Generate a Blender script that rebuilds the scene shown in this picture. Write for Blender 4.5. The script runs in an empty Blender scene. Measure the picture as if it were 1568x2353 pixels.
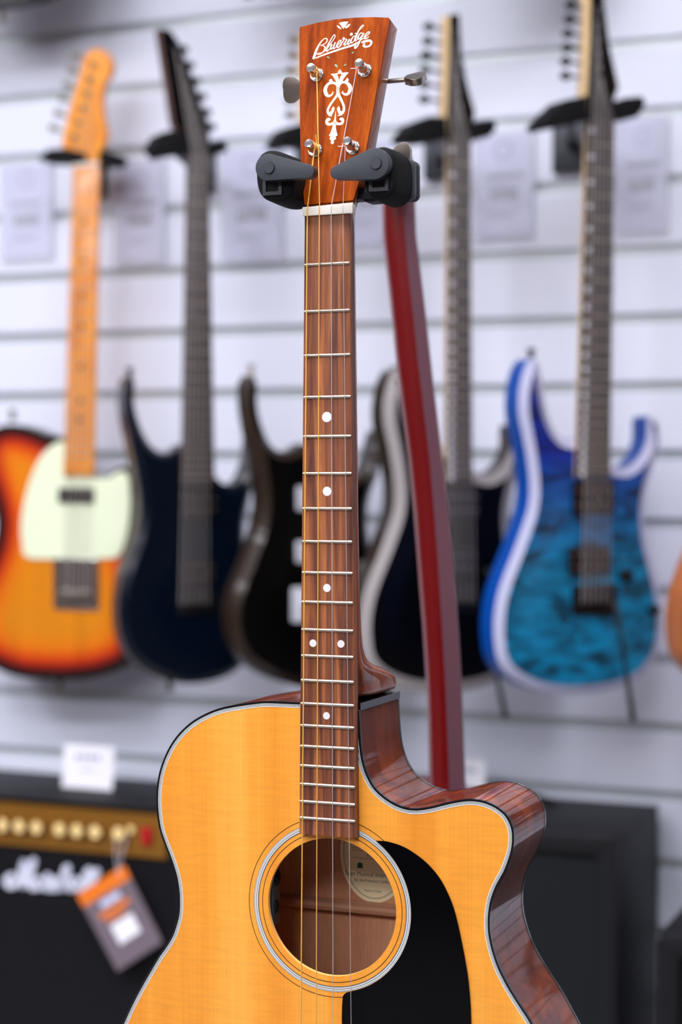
import bpy, bmesh, math, random
from mathutils import Vector, Matrix
from mathutils.geometry import tessellate_polygon, delaunay_2d_cdt
random.seed(7)
scn = bpy.context.scene
COL = scn.collection
PI = math.pi

# ------------------------------------------------------------------ camera
FPX = 4200.0
CAM_Z = 1.45
PITCH = math.radians(-1.48)
cd = bpy.data.cameras.new('camera'); cam = bpy.data.objects.new('camera', cd); COL.objects.link(cam)
cam.location = (0, 0, CAM_Z); cam.rotation_euler = (math.radians(90) + PITCH, 0, 0)
cd.sensor_fit = 'VERTICAL'; cd.sensor_height = 36.0; cd.lens = FPX / 2353 * 36
cd.clip_start = 0.02; cd.clip_end = 50
cd.dof.use_dof = True; cd.dof.focus_distance = 1.212; cd.dof.aperture_fstop = 4.6
scn.camera = cam
CAM = Matrix.Translation((0, 0, CAM_Z)) @ Matrix.Rotation(math.radians(90) + PITCH, 4, 'X') @ Matrix.Diagonal((1, -1, -1, 1))  # x right, y down, z ahead -> world

# ------------------------------------------------------------------ world, exposure
w = bpy.data.worlds.new('world'); scn.world = w; w.use_nodes = True
w.node_tree.nodes['Background'].inputs[0].default_value = (0.8, 0.85, 1, 1)
w.node_tree.nodes['Background'].inputs[1].default_value = 0.3
vs = scn.view_settings
vs.view_transform = 'Standard'; vs.look = 'None'; vs.gamma = 1; vs.use_curve_mapping = False; vs.exposure = 0.0
scn.display_settings.display_device = 'sRGB'

# shop frame: u along the display wall, v up, w out into the room
PHI = math.atan(0.4137)
UX = Vector((math.cos(PHI), -math.sin(PHI), 0)); WN = Vector((-math.sin(PHI), -math.cos(PHI), 0))
P0 = Vector((0, 2.865, 0))
SHOP = Matrix(((UX.x, 0, WN.x, P0.x), (UX.y, 0, WN.y, P0.y), (0, 1, 0, 0), (0, 0, 0, 1)))
def W(u, v, w): return SHOP @ Vector((u, v, w))

LIGHTS = [(u, v) for v in (1.85, 2.75, 4.9, 5.7) for u in (-1.9, -0.4, 1.1)]  # rearmost row is added to throw more light from the front
LIGHT_E = 35.0
CEIL = 3.35

# ------------------------------------------------------------------ helpers
def lin(c):
    return tuple(((x / 255) / 12.92 if x / 255 <= 0.04045 else (((x / 255) + 0.055) / 1.055) ** 2.4) for x in c) + (1,)

def pbr(name, col, rough=0.5, metal=0, coat=0, coat_rough=0.05, emit=None, es=0, spec=0.5, alpha=1, transmission=0, noise=0, nscale=40, bump=0, bscale=300):
    m = bpy.data.materials.new(name); m.use_nodes = True
    nt = m.node_tree; b = nt.nodes['Principled BSDF']
    b.inputs['Base Color'].default_value = lin(col)
    b.inputs['Roughness'].default_value = rough; b.inputs['Metallic'].default_value = metal
    b.inputs['Coat Weight'].default_value = coat; b.inputs['Coat Roughness'].default_value = coat_rough
    b.inputs['Specular IOR Level'].default_value = spec
    b.inputs['Alpha'].default_value = alpha; b.inputs['Transmission Weight'].default_value = transmission
    if emit: b.inputs['Emission Color'].default_value = lin(emit); b.inputs['Emission Strength'].default_value = es
    tc = nt.nodes.new('ShaderNodeTexCoord')
    if noise:
        n = nt.nodes.new('ShaderNodeTexNoise'); n.inputs['Scale'].default_value = nscale; n.inputs['Detail'].default_value = 4
        nt.links.new(tc.outputs['Object'], n.inputs['Vector'])
        mx = nt.nodes.new('ShaderNodeMix'); mx.data_type = 'RGBA'; mx.blend_type = 'MULTIPLY'
        r = nt.nodes.new('ShaderNodeMapRange'); r.inputs[3].default_value = 1 - noise; r.inputs[4].default_value = 1 + noise
        nt.links.new(n.outputs['Fac'], r.inputs[0]); cc = nt.nodes.new('ShaderNodeCombineColor')
        for i in range(3): nt.links.new(r.outputs[0], cc.inputs[i])
        mx.inputs[0].default_value = 1; mx.inputs[6].default_value = lin(col)
        nt.links.new(cc.outputs[0], mx.inputs[7]); nt.links.new(mx.outputs[2], b.inputs['Base Color'])
    if bump:
        n = nt.nodes.new('ShaderNodeTexNoise'); n.inputs['Scale'].default_value = bscale; n.inputs['Detail'].default_value = 3
        nt.links.new(tc.outputs['Object'], n.inputs['Vector'])
        bp = nt.nodes.new('ShaderNodeBump'); bp.inputs['Strength'].default_value = bump; bp.inputs['Distance'].default_value = 0.0005
        nt.links.new(n.outputs['Fac'], bp.inputs['Height']); nt.links.new(bp.outputs[0], b.inputs['Normal'])
    return m

def wood(name, stops, scale=(60, 3, 60), detail=6, dist=0.6, rough=0.35, coat=0.3, coat_rough=0.08, fine=0.15, fscale=(700, 12, 700), cross=0, spec=0.5, bump=0.0):
    """grain along local Y"""
    m = bpy.data.materials.new(name); m.use_nodes = True
    nt = m.node_tree; b = nt.nodes['Principled BSDF']; L = nt.links.new
    tc = nt.nodes.new('ShaderNodeTexCoord')
    mp = nt.nodes.new('ShaderNodeMapping'); mp.inputs['Scale'].default_value = scale; L(tc.outputs['Object'], mp.inputs[0])
    n = nt.nodes.new('ShaderNodeTexNoise'); n.inputs['Scale'].default_value = 1; n.inputs['Detail'].default_value = detail; n.inputs['Distortion'].default_value = dist
    L(mp.outputs[0], n.inputs['Vector'])
    cr = nt.nodes.new('ShaderNodeValToRGB'); L(n.outputs['Fac'], cr.inputs[0])
    el = cr.color_ramp.elements
    while len(el) < len(stops): el.new(0.5)
    for e, (p, c) in zip(el, stops): e.position = p; e.color = lin(c)
    out = cr.outputs[0]
    def mul(out, sc, amt):
        mp2 = nt.nodes.new('ShaderNodeMapping'); mp2.inputs['Scale'].default_value = sc; L(tc.outputs['Object'], mp2.inputs[0])
        n2 = nt.nodes.new('ShaderNodeTexNoise'); n2.inputs['Scale'].default_value = 1; n2.inputs['Detail'].default_value = 3; n2.inputs['Distortion'].default_value = 0.4
        L(mp2.outputs[0], n2.inputs['Vector'])
        r = nt.nodes.new('ShaderNodeMapRange'); r.inputs[1].default_value = 0.25; r.inputs[2].default_value = 0.75
        r.inputs[3].default_value = 1 - amt; r.inputs[4].default_value = 1 + amt; L(n2.outputs['Fac'], r.inputs[0])
        cc = nt.nodes.new('ShaderNodeCombineColor')
        for i in range(3): L(r.outputs[0], cc.inputs[i])
        mx = nt.nodes.new('ShaderNodeMix'); mx.data_type = 'RGBA'; mx.blend_type = 'MULTIPLY'; mx.inputs[0].default_value = 1
        L(out, mx.inputs[6]); L(cc.outputs[0], mx.inputs[7]); return mx.outputs[2], n2
    if fine: out, n2 = mul(out, fscale, fine)
    if cross: out, _ = mul(out, (45, 330, 45), cross)
    L(out, b.inputs['Base Color'])
    b.inputs['Roughness'].default_value = rough; b.inputs['Coat Weight'].default_value = coat; b.inputs['Coat Roughness'].default_value = coat_rough
    b.inputs['Specular IOR Level'].default_value = spec
    if bump:
        bp = nt.nodes.new('ShaderNodeBump'); bp.inputs['Strength'].default_value = bump; bp.inputs['Distance'].default_value = 0.0003
        L(n2.outputs['Fac'], bp.inputs['Height']); L(bp.outputs[0], b.inputs['Normal'])
    return m

class MB:
    def __init__(s): s.v = []; s.f = []; s.m = []
    def add(s, vs, fs, mi=0):
        o = len(s.v); s.v += [tuple(v) for v in vs]; s.f += [tuple(i + o for i in f) for f in fs]; s.m += [mi] * len(fs); return s
    def box(s, x0, x1, y0, y1, z0, z1, mi=0, M=None):
        vs = [Vector((x, y, z)) for x in (x0, x1) for y in (y0, y1) for z in (z0, z1)]
        if M: vs = [M @ v for v in vs]
        return s.add(vs, [(0, 1, 3, 2), (4, 6, 7, 5), (0, 4, 5, 1), (2, 3, 7, 6), (0, 2, 6, 4), (1, 5, 7, 3)], mi)
    def prism(s, pts, z0, z1, holes=(), mi=0, fn=None, side=None, cap0=True, cap1=True, sidemi=None):
        fn = fn or (lambda x, y, z: (x, y, z)); loops = [pts] + list(holes)
        flat = [p for l in loops for p in l]; n = len(flat)
        tris = tessellate_polygon([[Vector((p[0], p[1], 0)) for p in l] for l in loops])
        vs = [fn(p[0], p[1], z0) for p in flat] + [fn(p[0], p[1], z1) for p in flat]
        fs = []
        if cap0: fs += [tuple(t) for t in tris]
        if cap1: fs += [tuple(i + n for i in reversed(t)) for t in tris]
        s.add(vs, fs, mi)
        o = len(s.v) - 2 * n; k = 0; sf = []
        for l in loops:
            c = len(l)
            for i in range(c):
                a, b = o + k + i, o + k + (i + 1) % c; sf.append((a, b, b + n, a + n))
            k += c
        s.f += sf; s.m += [mi if sidemi is None else sidemi] * len(sf); return s
    def tube(s, path, r, seg=10, mi=0, cap=True):
        path = [Vector(p) for p in path]; n = len(path)
        rr = r if isinstance(r, (list, tuple)) else [r] * n
        t0 = (path[1] - path[0]).normalized(); up = Vector((0, 0, 1)) if abs(t0.z) < 0.9 else Vector((1, 0, 0))
        x = t0.cross(up).normalized(); vs = []
        for i, p in enumerate(path):
            t = (path[min(i + 1, n - 1)] - path[max(i - 1, 0)]).normalized()
            x = (x - t * x.dot(t)).normalized(); y = t.cross(x)
            for k in range(seg):
                a = 2 * PI * k / seg; vs.append(p + (x * math.cos(a) + y * math.sin(a)) * rr[i])
        fs = [(i * seg + k, i * seg + (k + 1) % seg, (i + 1) * seg + (k + 1) % seg, (i + 1) * seg + k) for i in range(n - 1) for k in range(seg)]
        if cap: fs += [tuple(reversed(range(seg))), tuple(range((n - 1) * seg, n * seg))]
        return s.add(vs, fs, mi)
    def lathe(s, prof, M=None, seg=28, mi=0):
        """prof: (radius, height) pairs, axis = local z"""
        M = M or Matrix(); vs = []
        for r, h in prof:
            for k in range(seg):
                a = 2 * PI * k / seg; vs.append(M @ Vector((r * math.cos(a), r * math.sin(a), h)))
        n = len(prof)
        fs = [(i * seg + k, i * seg + (k + 1) % seg, (i + 1) * seg + (k + 1) % seg, (i + 1) * seg + k) for i in range(n - 1) for k in range(seg)]
        fs += [tuple(reversed(range(seg))), tuple(range((n - 1) * seg, n * seg))]
        return s.add(vs, fs, mi)
    def loft(s, rings, mi=0, closed=True, caps=True):
        k = len(rings[0]); vs = [v for r in rings for v in r]; fs = []
        for i in range(len(rings) - 1):
            for j in range(k if closed else k - 1):
                a = i * k + j; b = i * k + (j + 1) % k; fs.append((a, b, b + k, a + k))
        if caps and closed: fs += [tuple(reversed(range(k))), tuple(range((len(rings) - 1) * k, len(rings) * k))]
        return s.add(vs, fs, mi)
    def build(s, name, mats, parent=None, smooth=30, bevel=0, bseg=2, kind=None, off=None, mat=None):
        me = bpy.data.meshes.new(name); vv = s.v
        if off is not None: vv = [Vector(v) - off for v in s.v]
        me.from_pydata([tuple(v) for v in vv], [], s.f)
        mats = mats if isinstance(mats, (list, tuple)) else [mats]
        for m in mats: me.materials.append(m)
        for p, mi in zip(me.polygons, s.m): p.material_index = mi
        bm = bmesh.new(); bm.from_mesh(me)
        bmesh.ops.recalc_face_normals(bm, faces=bm.faces)
        if bevel:
            es = [e for e in bm.edges if len(e.link_faces) == 2 and e.calc_face_angle(0) > math.radians(40)]
            bmesh.ops.bevel(bm, geom=es, offset=bevel, segments=bseg, profile=0.5, affect='EDGES', clamp_overlap=True)
        lim = math.radians(smooth)
        for f in bm.faces: f.smooth = smooth > 0
        for e in bm.edges:
            if len(e.link_faces) == 2 and e.calc_face_angle(0) > lim: e.smooth = False
        bm.to_mesh(me); bm.free()
        o = bpy.data.objects.new(name, me); COL.objects.link(o)
        if parent: o.parent = parent
        if mat is not None: o.matrix_world = mat
        if kind: o['kind'] = kind
        return o

def empty(name, M, label, cat, group=None):
    o = bpy.data.objects.new(name, None); COL.objects.link(o); o.matrix_world = M; o.empty_display_size = 0.05
    o['label'] = label; o['category'] = cat
    if group: o['group'] = group
    return o
def tag(o, label, cat, group=None):
    o['label'] = label; o['category'] = cat
    if group: o['group'] = group
    return o
def copy_tree(o, parent=None):
    c = o.copy(); COL.objects.link(c)
    if parent: c.parent = parent
    for ch in list(o.children): copy_tree(ch, c)
    return c

def spline(pts, n=6, closed=False):
    """Catmull-Rom through the points"""
    P = [Vector(p) for p in pts]; N = len(P); out = []
    for i in range(N if closed else N - 1):
        if closed: a, b, c, d = P[(i - 1) % N], P[i], P[(i + 1) % N], P[(i + 2) % N]
        else: a, b, c, d = P[max(i - 1, 0)], P[i], P[i + 1], P[min(i + 2, N - 1)]
        for k in range(n):
            t = k / n
            out.append(0.5 * ((2 * b) + (c - a) * t + (2 * a - 5 * b + 4 * c - d) * t * t + (3 * b - a - 3 * c + d) * t ** 3))
    if not closed: out.append(P[-1])
    return out
def offset(pts, d, closed=True):
    """inward offset (positive d = to the inside of a closed loop)"""
    P = [Vector((p[0], p[1])) for p in pts]; n = len(P)
    area = sum(P[i].x * P[(i + 1) % n].y - P[(i + 1) % n].x * P[i].y for i in range(n)); sg = 1 if area > 0 else -1
    out = []
    for i in range(n):
        a = P[(i - 1) % n] if closed or i else P[i]; b = P[(i + 1) % n] if closed or i < n - 1 else P[i]
        t = (b - a)
        t = t.normalized() if t.length > 1e-9 else Vector((1, 0))
        out.append(P[i] + Vector((-t.y, t.x)) * sg * d)
    return out
def circle(cx, cy, r, n=64, r2=None): return [Vector((cx + r * math.cos(2 * PI * i / n), cy + (r2 or r) * math.sin(2 * PI * i / n))) for i in range(n)]
def rrect(x0, x1, y0, y1, r, n=6):
    out = []
    for cx, cy, a0 in ((x1 - r, y1 - r, 0), (x0 + r, y1 - r, 90), (x0 + r, y0 + r, 180), (x1 - r, y0 + r, 270)):
        out += [Vector((cx + r * math.cos(math.radians(a0 + 90 * k / n)), cy + r * math.sin(math.radians(a0 + 90 * k / n)))) for k in range(n + 1)]
    return out
def ribbon(mb, pts, ws, z, fn, mi=0, n=5, t=0.0):
    """flat pen stroke of varying width"""
    P = spline([Vector((p[0], p[1])) for p in pts], n) if n > 1 else [Vector((p[0], p[1])) for p in pts]
    m = len(pts) - 1; Wd = ws if isinstance(ws, (list, tuple)) else [ws] * len(pts)
    vs = []; N = len(P); k = n if n > 1 else 1
    for i, p in enumerate(P):
        q = min(i / k, m - 1e-6); j = int(q); wv = Wd[j] + (Wd[j + 1] - Wd[j]) * (q - j)
        tt = P[min(i + 1, N - 1)] - P[max(i - 1, 0)]; tt = tt.normalized() if tt.length > 1e-9 else Vector((1, 0))
        nn = Vector((-tt.y, tt.x)) * wv / 2
        vs += [fn(*(p + nn), z), fn(*(p - nn), z)]
    mb.add(vs, [(2 * i, 2 * i + 1, 2 * i + 3, 2 * i + 2) for i in range(N - 1)], mi)
    for p, wv in ((P[0], Wd[0]), (P[-1], Wd[-1])):
        c = circle(p.x, p.y, wv / 2, 10); mb.add([fn(q.x, q.y, z) for q in c], [tuple(range(10))], mi)

def ray(px, py):
    """world direction of the sight line through a measured point of the photograph"""
    return (CAM.to_3x3() @ Vector(((px - 784) / FPX, (py - 1176.5) / FPX, 1)))
EYE = Vector((0, 0, CAM_Z))
def hit(px, py, o, n):
    d = ray(px, py); return EYE + d * ((Vector(o) - EYE).dot(n) / d.dot(n))
class Frame:
    """measures points of the photo in the plane z = const of a local frame"""
    def __init__(s, M): s.M = M; s.I = M.inverted()
    def __call__(s, px, py, z=0.0, n=None, o=None):
        o = s.M @ (Vector((0, 0, z)) if o is None else Vector(o)); n = s.M.to_3x3() @ (Vector((0, 0, 1)) if n is None else Vector(n))
        return s.I @ hit(px, py, o, n)
    def xy(s, px, py, z=0.0):
        p = s(px, py, z); return Vector((p.x, p.y))

def text_mesh(body, size, name='text', shear=0.0, extrude=0.0):
    cu = bpy.data.curves.new(name, 'FONT'); cu.body = body; cu.size = size; cu.align_x = 'CENTER'; cu.align_y = 'CENTER'; cu.shear = shear; cu.extrude = extrude
    o = bpy.data.objects.new(name, cu); COL.objects.link(o)
    dg = bpy.context.evaluated_depsgraph_get(); me = o.evaluated_get(dg).to_mesh()
    vs = [v.co.copy() for v in me.vertices]; fs = [tuple(p.vertices) for p in me.polygons]
    o.to_mesh_clear(); bpy.data.objects.remove(o); bpy.data.curves.remove(cu)
    return vs, fs

# ------------------------------------------------------------------ materials
M = {}
M['spruce'] = wood('spruce_top', [(0.3, (226, 140, 40)), (0.5, (240, 160, 54)), (0.7, (248, 180, 78))], scale=(30, 1.2, 30), detail=5, dist=0.3, rough=0.34, coat=0.25, coat_rough=0.12, fine=0.07, fscale=(1500, 6, 1500), cross=0.07)
M['spruce_edge'] = pbr('spruce_edge', (246, 190, 110), 0.4)
M['mahogany'] = wood('gloss_mahogany', [(0.3, (82, 28, 6)), (0.5, (112, 44, 11)), (0.7, (144, 64, 19))], scale=(90, 6, 40), rough=0.4, coat=0.7, coat_rough=0.012, fine=0.22, fscale=(900, 40, 900), spec=0.08)
M['neckwood'] = wood('gloss_neck_mahogany', [(0.3, (112, 46, 16)), (0.5, (142, 66, 26)), (0.7, (170, 88, 38))], scale=(120, 4, 120), rough=0.4, coat=0.9, coat_rough=0.02, fine=0.2, spec=0.1)
M['headface'] = wood('headstock_veneer', [(0.3, (104, 36, 0)), (0.5, (134, 54, 1)), (0.7, (160, 74, 4))], scale=(170, 9, 60), rough=0.5, coat=0.12, coat_rough=0.03, fine=0.22, fscale=(1300, 50, 900), spec=0.05)
M['rosewood'] = wood('rosewood_board', [(0.3, (48, 25, 20)), (0.43, (98, 50, 32)), (0.56, (136, 76, 42)), (0.72, (184, 112, 60))], scale=(150, 5, 100), detail=5, dist=0.9, rough=0.5, coat=0.12, coat_rough=0.3, fine=0.22, fscale=(1400, 60, 1400))
M['inner'] = wood('bare_mahogany_inside', [(0.3, (196, 134, 98)), (0.5, (214, 154, 114)), (0.7, (230, 174, 134))], scale=(30, 2, 30), rough=0.7, coat=0, fine=0.12, fscale=(900, 60, 900))
M['brace'] = wood('back_brace_wood', [(0.3, (178, 122, 92)), (0.6, (206, 152, 118))], scale=(5, 90, 90), rough=0.7, coat=0, fine=0.1, fscale=(20, 900, 900))
M['black_gloss'] = pbr('black_binding', (10, 11, 16), 0.25, coat=0.6)
M['white_line'] = pbr('white_purfling', (222, 226, 226), 0.35)
M['grey_line'] = pbr('grey_purfling', (130, 134, 136), 0.4)
M['dark_line'] = pbr('dark_purfling', (40, 26, 16), 0.4)
M['pickguard'] = pbr('black_pickguard', (2, 2, 4), 0.12, spec=0.2)
M['dullmetal'] = pbr('dull_tuner_metal', (120, 114, 96), 0.5, 0.6)
M['satin'] = pbr('satin_chrome', (236, 240, 252), 0.4, 0.4)
M['bone'] = pbr('bone_nut', (250, 244, 232), 0.35)
M['ivory'] = pbr('ivory_inlay', (236, 221, 204), 0.35)
M['pearl'] = pbr('pearl_dot', (232, 234, 242), 0.22, coat=0.8, noise=0.12, nscale=350)
M['abalone'] = pbr('abalone_chip', (120, 170, 130), 0.2, coat=0.8, noise=0.6, nscale=900)
M['fretwire'] = pbr('nickel_fret', (186, 176, 162), 0.35, 1.0)
M['chrome'] = pbr('chrome', (226, 224, 222), 0.12, 1.0)
M['nickel'] = pbr('worn_nickel', (176, 168, 158), 0.3, 1.0)
M['bronze_string'] = pbr('bronze_string', (244, 186, 88), 0.35, 0.3)
M['steel_string'] = pbr('steel_string', (214, 206, 206), 0.3, 0.5)
M['label'] = pbr('cream_paper', (255, 240, 196), 0.7)
M['ink'] = pbr('dark_ink', (66, 62, 52), 0.8)
M['green_ink'] = pbr('green_ink', (60, 96, 84), 0.8)
M['plastic'] = pbr('textured_black_plastic', (38, 43, 53), 0.36, bump=0.3, bscale=4200, noise=0.12, nscale=400)
M['foam'] = pbr('black_foam', (10, 11, 14), 0.8, spec=0.25, bump=0.6, bscale=2500)
M['void'] = pbr('cavity_shade', (5, 5, 6), 0.9)  # near-black colour in place of the shade inside slots and gaps
M['blackmetal'] = pbr('black_metal', (18, 18, 20), 0.4, 0.3)
M['white_wall'] = pbr('white_slatwall', (224, 229, 246), 0.42, noise=0.02, nscale=3)
M['groove'] = pbr('slat_groove_metal', (188, 196, 200), 0.35, 0.3)
M['paint'] = pbr('white_paint', (222, 222, 224), 0.8, noise=0.02, nscale=4)
M['shop_wall'] = pbr('grey_brown_shop_wall', (78, 68, 64), 0.8, noise=0.1, nscale=3)
M['floor'] = pbr('grey_floor', (126, 122, 122), 0.45, noise=0.12, nscale=6)
M['wood_dark'] = pbr('dark_trim', (70, 52, 44), 0.6)

# ------------------------------------------------------------------ room shell
U0, U1, WB = -3.4, 2.9, 6.2
def slat_wall(name, A, B, n, zmax=CEIL, first=None):
    """slatwall panel from A to B (floor points) facing n: 100 mm boards with grooves between"""
    A = Vector(A); B = Vector(B); d = (B - A).normalized(); L = (B - A).length; n = Vector(n).normalized()
    Mx = Matrix(((d.x, 0, n.x, A.x), (d.y, 0, n.y, A.y), (0, 1, 0, 0), (0, 0, 0, 1)))
    mb = MB(); g = 0.0078; z = first
    mb.box(0, L, 0, zmax, -0.03, -0.007, 1)
    zs = [];
    while z > 0.05: z -= 0.1
    mb.box(0, L, 0, z - g, -0.012, 0)
    while z < zmax:
        mb.box(0, L, z + g, min(z + 0.1 - g, zmax), -0.012, 0); z += 0.1
    o = mb.build(name, [M['white_wall'], M['groove']], None, smooth=0, kind='structure')
    o.matrix_world = Mx; return o
# one groove passes through photo point (50, 912) on the wall
gz = hit(50, 912, P0, WN).z
slat_wall('wall_back', W(U0, 0, 0), W(U1, 0, 0), WN, first=gz)
mb = MB(); mb.box(U1, U1 + 0.03, 0, CEIL, 0, WB); o = mb.build('wall_right', M['shop_wall'], kind='structure', smooth=0); o.matrix_world = SHOP
mb = MB(); mb.box(U0 - 0.03, U0, 0, CEIL, 0, WB); o = mb.build('wall_left', M['shop_wall'], kind='structure', smooth=0); o.matrix_world = SHOP
mb = MB(); mb.box(U0, U1, 0, CEIL, WB, WB + 0.03); o = mb.build('wall_front', M['shop_wall'], kind='structure', smooth=0); o.matrix_world = SHOP
mb = MB(); mb.box(U0 - 0.03, U1 + 0.03, -0.03, 0, -0.03, WB + 0.03); o = mb.build('floor', M['floor'], kind='structure', smooth=0); o.matrix_world = SHOP
mb = MB(); mb.box(U0 - 0.03, U1 + 0.03, CEIL, CEIL + 0.03, -0.03, WB + 0.03); o = mb.build('ceiling', M['paint'], kind='structure', smooth=0); o.matrix_world = SHOP

# ceiling light panels
M['diffuser'] = pbr('light_diffuser', (255, 255, 255), 0.6, emit=(250, 249, 255), es=LIGHT_E)
M['lightframe'] = pbr('light_frame', (200, 200, 205), 0.4, 0.5)
names_u = ['left', 'middle', 'right']; names_w = ['nearest the guitar wall', 'second from the guitar wall', 'third from the guitar wall', 'farthest from the guitar wall, added for frontal light']
proto = None
for i, (u, wv) in enumerate(LIGHTS):
    Mx = SHOP @ Matrix.Translation((u, CEIL, wv))
    lb = 'rectangular white ceiling light panel, %s one of the row %s' % (names_u[i % 3], names_w[i // 3])
    if proto is None:
        proto = empty('ceiling_light', Mx, lb, 'light', 'ceiling light panels')
        b = MB(); b.prism(rrect(-0.6, 0.6, -0.15, 0.15, 0.01, 3), 0, -0.03, holes=[rrect(-0.58, 0.58, -0.13, 0.13, 0.01, 3)], fn=lambda x, y, z: (x, z, y))
        b.build('frame', M['lightframe'], proto, smooth=0)
        b = MB(); b.box(-0.58, 0.58, -0.024, -0.018, -0.13, 0.13); b.build('diffuser', M['diffuser'], proto, smooth=0)
    else:
        c = copy_tree(proto); c.matrix_world = Mx; c['label'] = lb

# ================================================================== THE ACOUSTIC TENOR GUITAR
# pose: local x across the board, y from the nut towards the bridge, z into the guitar (metres)
R = Matrix(((0.931384, 0.0006635, 0.364038), (0.0032037, 0.9999447, -0.0100191), (-0.3640247, 0.0104979, 0.9313301)))
G = CAM @ (Matrix.Translation((-0.0092905, -0.1964502, 1.2061758)) @ R.to_4x4())
gf = Frame(G); mm = 0.001
BASE = Vector((0, 0.775, 0.05))
AG = empty('acoustic_guitar', G @ Matrix.Translation(BASE), 'glossy natural-top cutaway acoustic tenor guitar with black pickguard, in focus in the black hanger', 'guitar')
ZT = 6 * mm     # soundboard face
ZB = 84 * mm    # back
def part(mb, name, mats, parent=AG, **k): return mb.build(name, mats, parent, off=BASE if parent == AG else None, **k)
def sub(mb, name, mats, parent, **k): return mb.build(name, mats, parent, off=BASE, **k)  # sub-part of a part that sits at the same origin

left_px = [(690, 1614.6), (650, 1613), (607, 1612), (573, 1615.6), (539.6, 1620.7), (506, 1627.8), (472, 1641), (438.5, 1661), (411.5, 1686.4), (391, 1715), (376, 1747), (366, 1779), (361, 1813), (360.3, 1846.5), (362.7, 1878), (367.7, 1907), (377.9, 1937.5), (389.6, 1967.8), (399.8, 1998), (406.5, 2025), (409.9, 2052), (410.7, 2079), (408.9, 2102.6), (403, 2126), (394.7, 2149.8), (381, 2173), (364, 2197.5), (347.5, 2225), (330.7, 2254), (313.8, 2284.6), (298.6, 2315), (283.5, 2348.7)]
right_px = [(1222.5, 2350.5), (1200, 2315), (1173, 2272), (1151, 2230), (1137.7, 2194), (1128.8, 2158.6), (1125.4, 2127), (1126.7, 2096), (1132.5, 2066), (1143.5, 2037), (1160, 2006.8), (1171, 1980), (1178.8, 1953), (1181.4, 1926.4), (1178, 1899.6), (1164.5, 1873), (1142, 1854), (1115, 1841.8), (1088.6, 1837), (1062, 1838.2), (1026, 1845), (990, 1854), (954.6, 1858.5), (923, 1853), (892, 1837), (865, 1814), (847.5, 1786), (836.5, 1755), (830.5, 1721), (827.4, 1681), (825, 1632)]
lower = [(-178, 600), (-194, 650), (-188, 702), (-155, 745), (-90, 768), (0, 775), (90, 768), (155, 745), (188, 702), (193, 650), (177, 595), (153, 548)]
OUT = [gf.xy(*p, ZT) for p in left_px] + [Vector(p) * mm for p in lower] + [gf.xy(*p, ZT) for p in right_px]
OUT = spline(OUT, 6)
nO = len(OUT)
hole_c = Vector((0.38, 459.55)) * mm; hole_r = 45.84 * mm
# soundboard with its hole
mb = MB(); hc = circle(hole_c.x, hole_c.y, hole_r, 96)
mb.prism(OUT, ZT, ZT + 3 * mm, holes=[hc], sidemi=1)
soundboard = part(mb, 'soundboard', [M['spruce'], M['spruce_edge']])
# sides and back
mb = MB(); zs = [ZT + 2.2 * mm, ZT + 30 * mm, ZT + 60 * mm, ZB - 2 * mm]
oo = offset(OUT, -0.02 * mm)
mb.add([(p.x, p.y, z) for z in zs for p in oo], [(k * nO + i, k * nO + (i + 1) % nO, (k + 1) * nO + (i + 1) % nO, (k + 1) * nO + i) for k in range(3) for i in range(nO)])
part(mb, 'side', M['mahogany'], smooth=60)
mb = MB(); inn = offset(OUT, 2.6 * mm)
mb.add([(p.x, p.y, z) for z in (ZT + 3 * mm, ZB - 3 * mm) for p in inn], [(i, (i + 1) % nO, nO + (i + 1) % nO, nO + i) for i in range(nO)])
part(mb, 'lining', M['inner'], smooth=60)
mb = MB(); mb.prism(offset(OUT, 0.1 * mm), ZB - 1 * mm, ZB + 1 * mm); part(mb, 'back', M['mahogany'])
mb = MB(); mb.prism(offset(OUT, 2.8 * mm), ZB - 3.2 * mm, ZB - 1.2 * mm); part(mb, 'back_lining', M['inner'])
# binding: black edge plus white/black lines on the face
mb = MB()
def ring(mb, a, b, z, mi, i0=0, i1=nO - 1):
    A = offset(OUT, a * mm, closed=False); B = offset(OUT, b * mm, closed=False); n = i1 - i0 + 1
    mb.add([(p.x, p.y, z) for p in A[i0:i1 + 1]] + [(p.x, p.y, z) for p in B[i0:i1 + 1]], [(i, i + 1, n + i + 1, n + i) for i in range(n - 1)], mi)
ring(mb, -0.25, 1.35, ZT - 0.12 * mm, 0)
for a, b, m_ in ((1.35, 1.75, 1), (1.75, 2.15, 0), (2.15, 2.6, 1), (2.6, 2.95, 0), (2.95, 3.55, 1)): ring(mb, a, b, ZT - 0.12 * mm, m_)
A = offset(OUT, -0.25 * mm, closed=False)
def band(z0, z1):
    mb.add([(p.x, p.y, z) for z in (z0, z1) for p in A], [(i, i + 1, nO + i + 1, nO + i) for i in range(nO - 1)], 0)
band(ZT - 0.12 * mm, ZT + 2.4 * mm); band(ZB - 2.2 * mm, ZB + 1.05 * mm)
part(mb, 'binding', [M['black_gloss'], M['white_line']], smooth=60)
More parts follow.
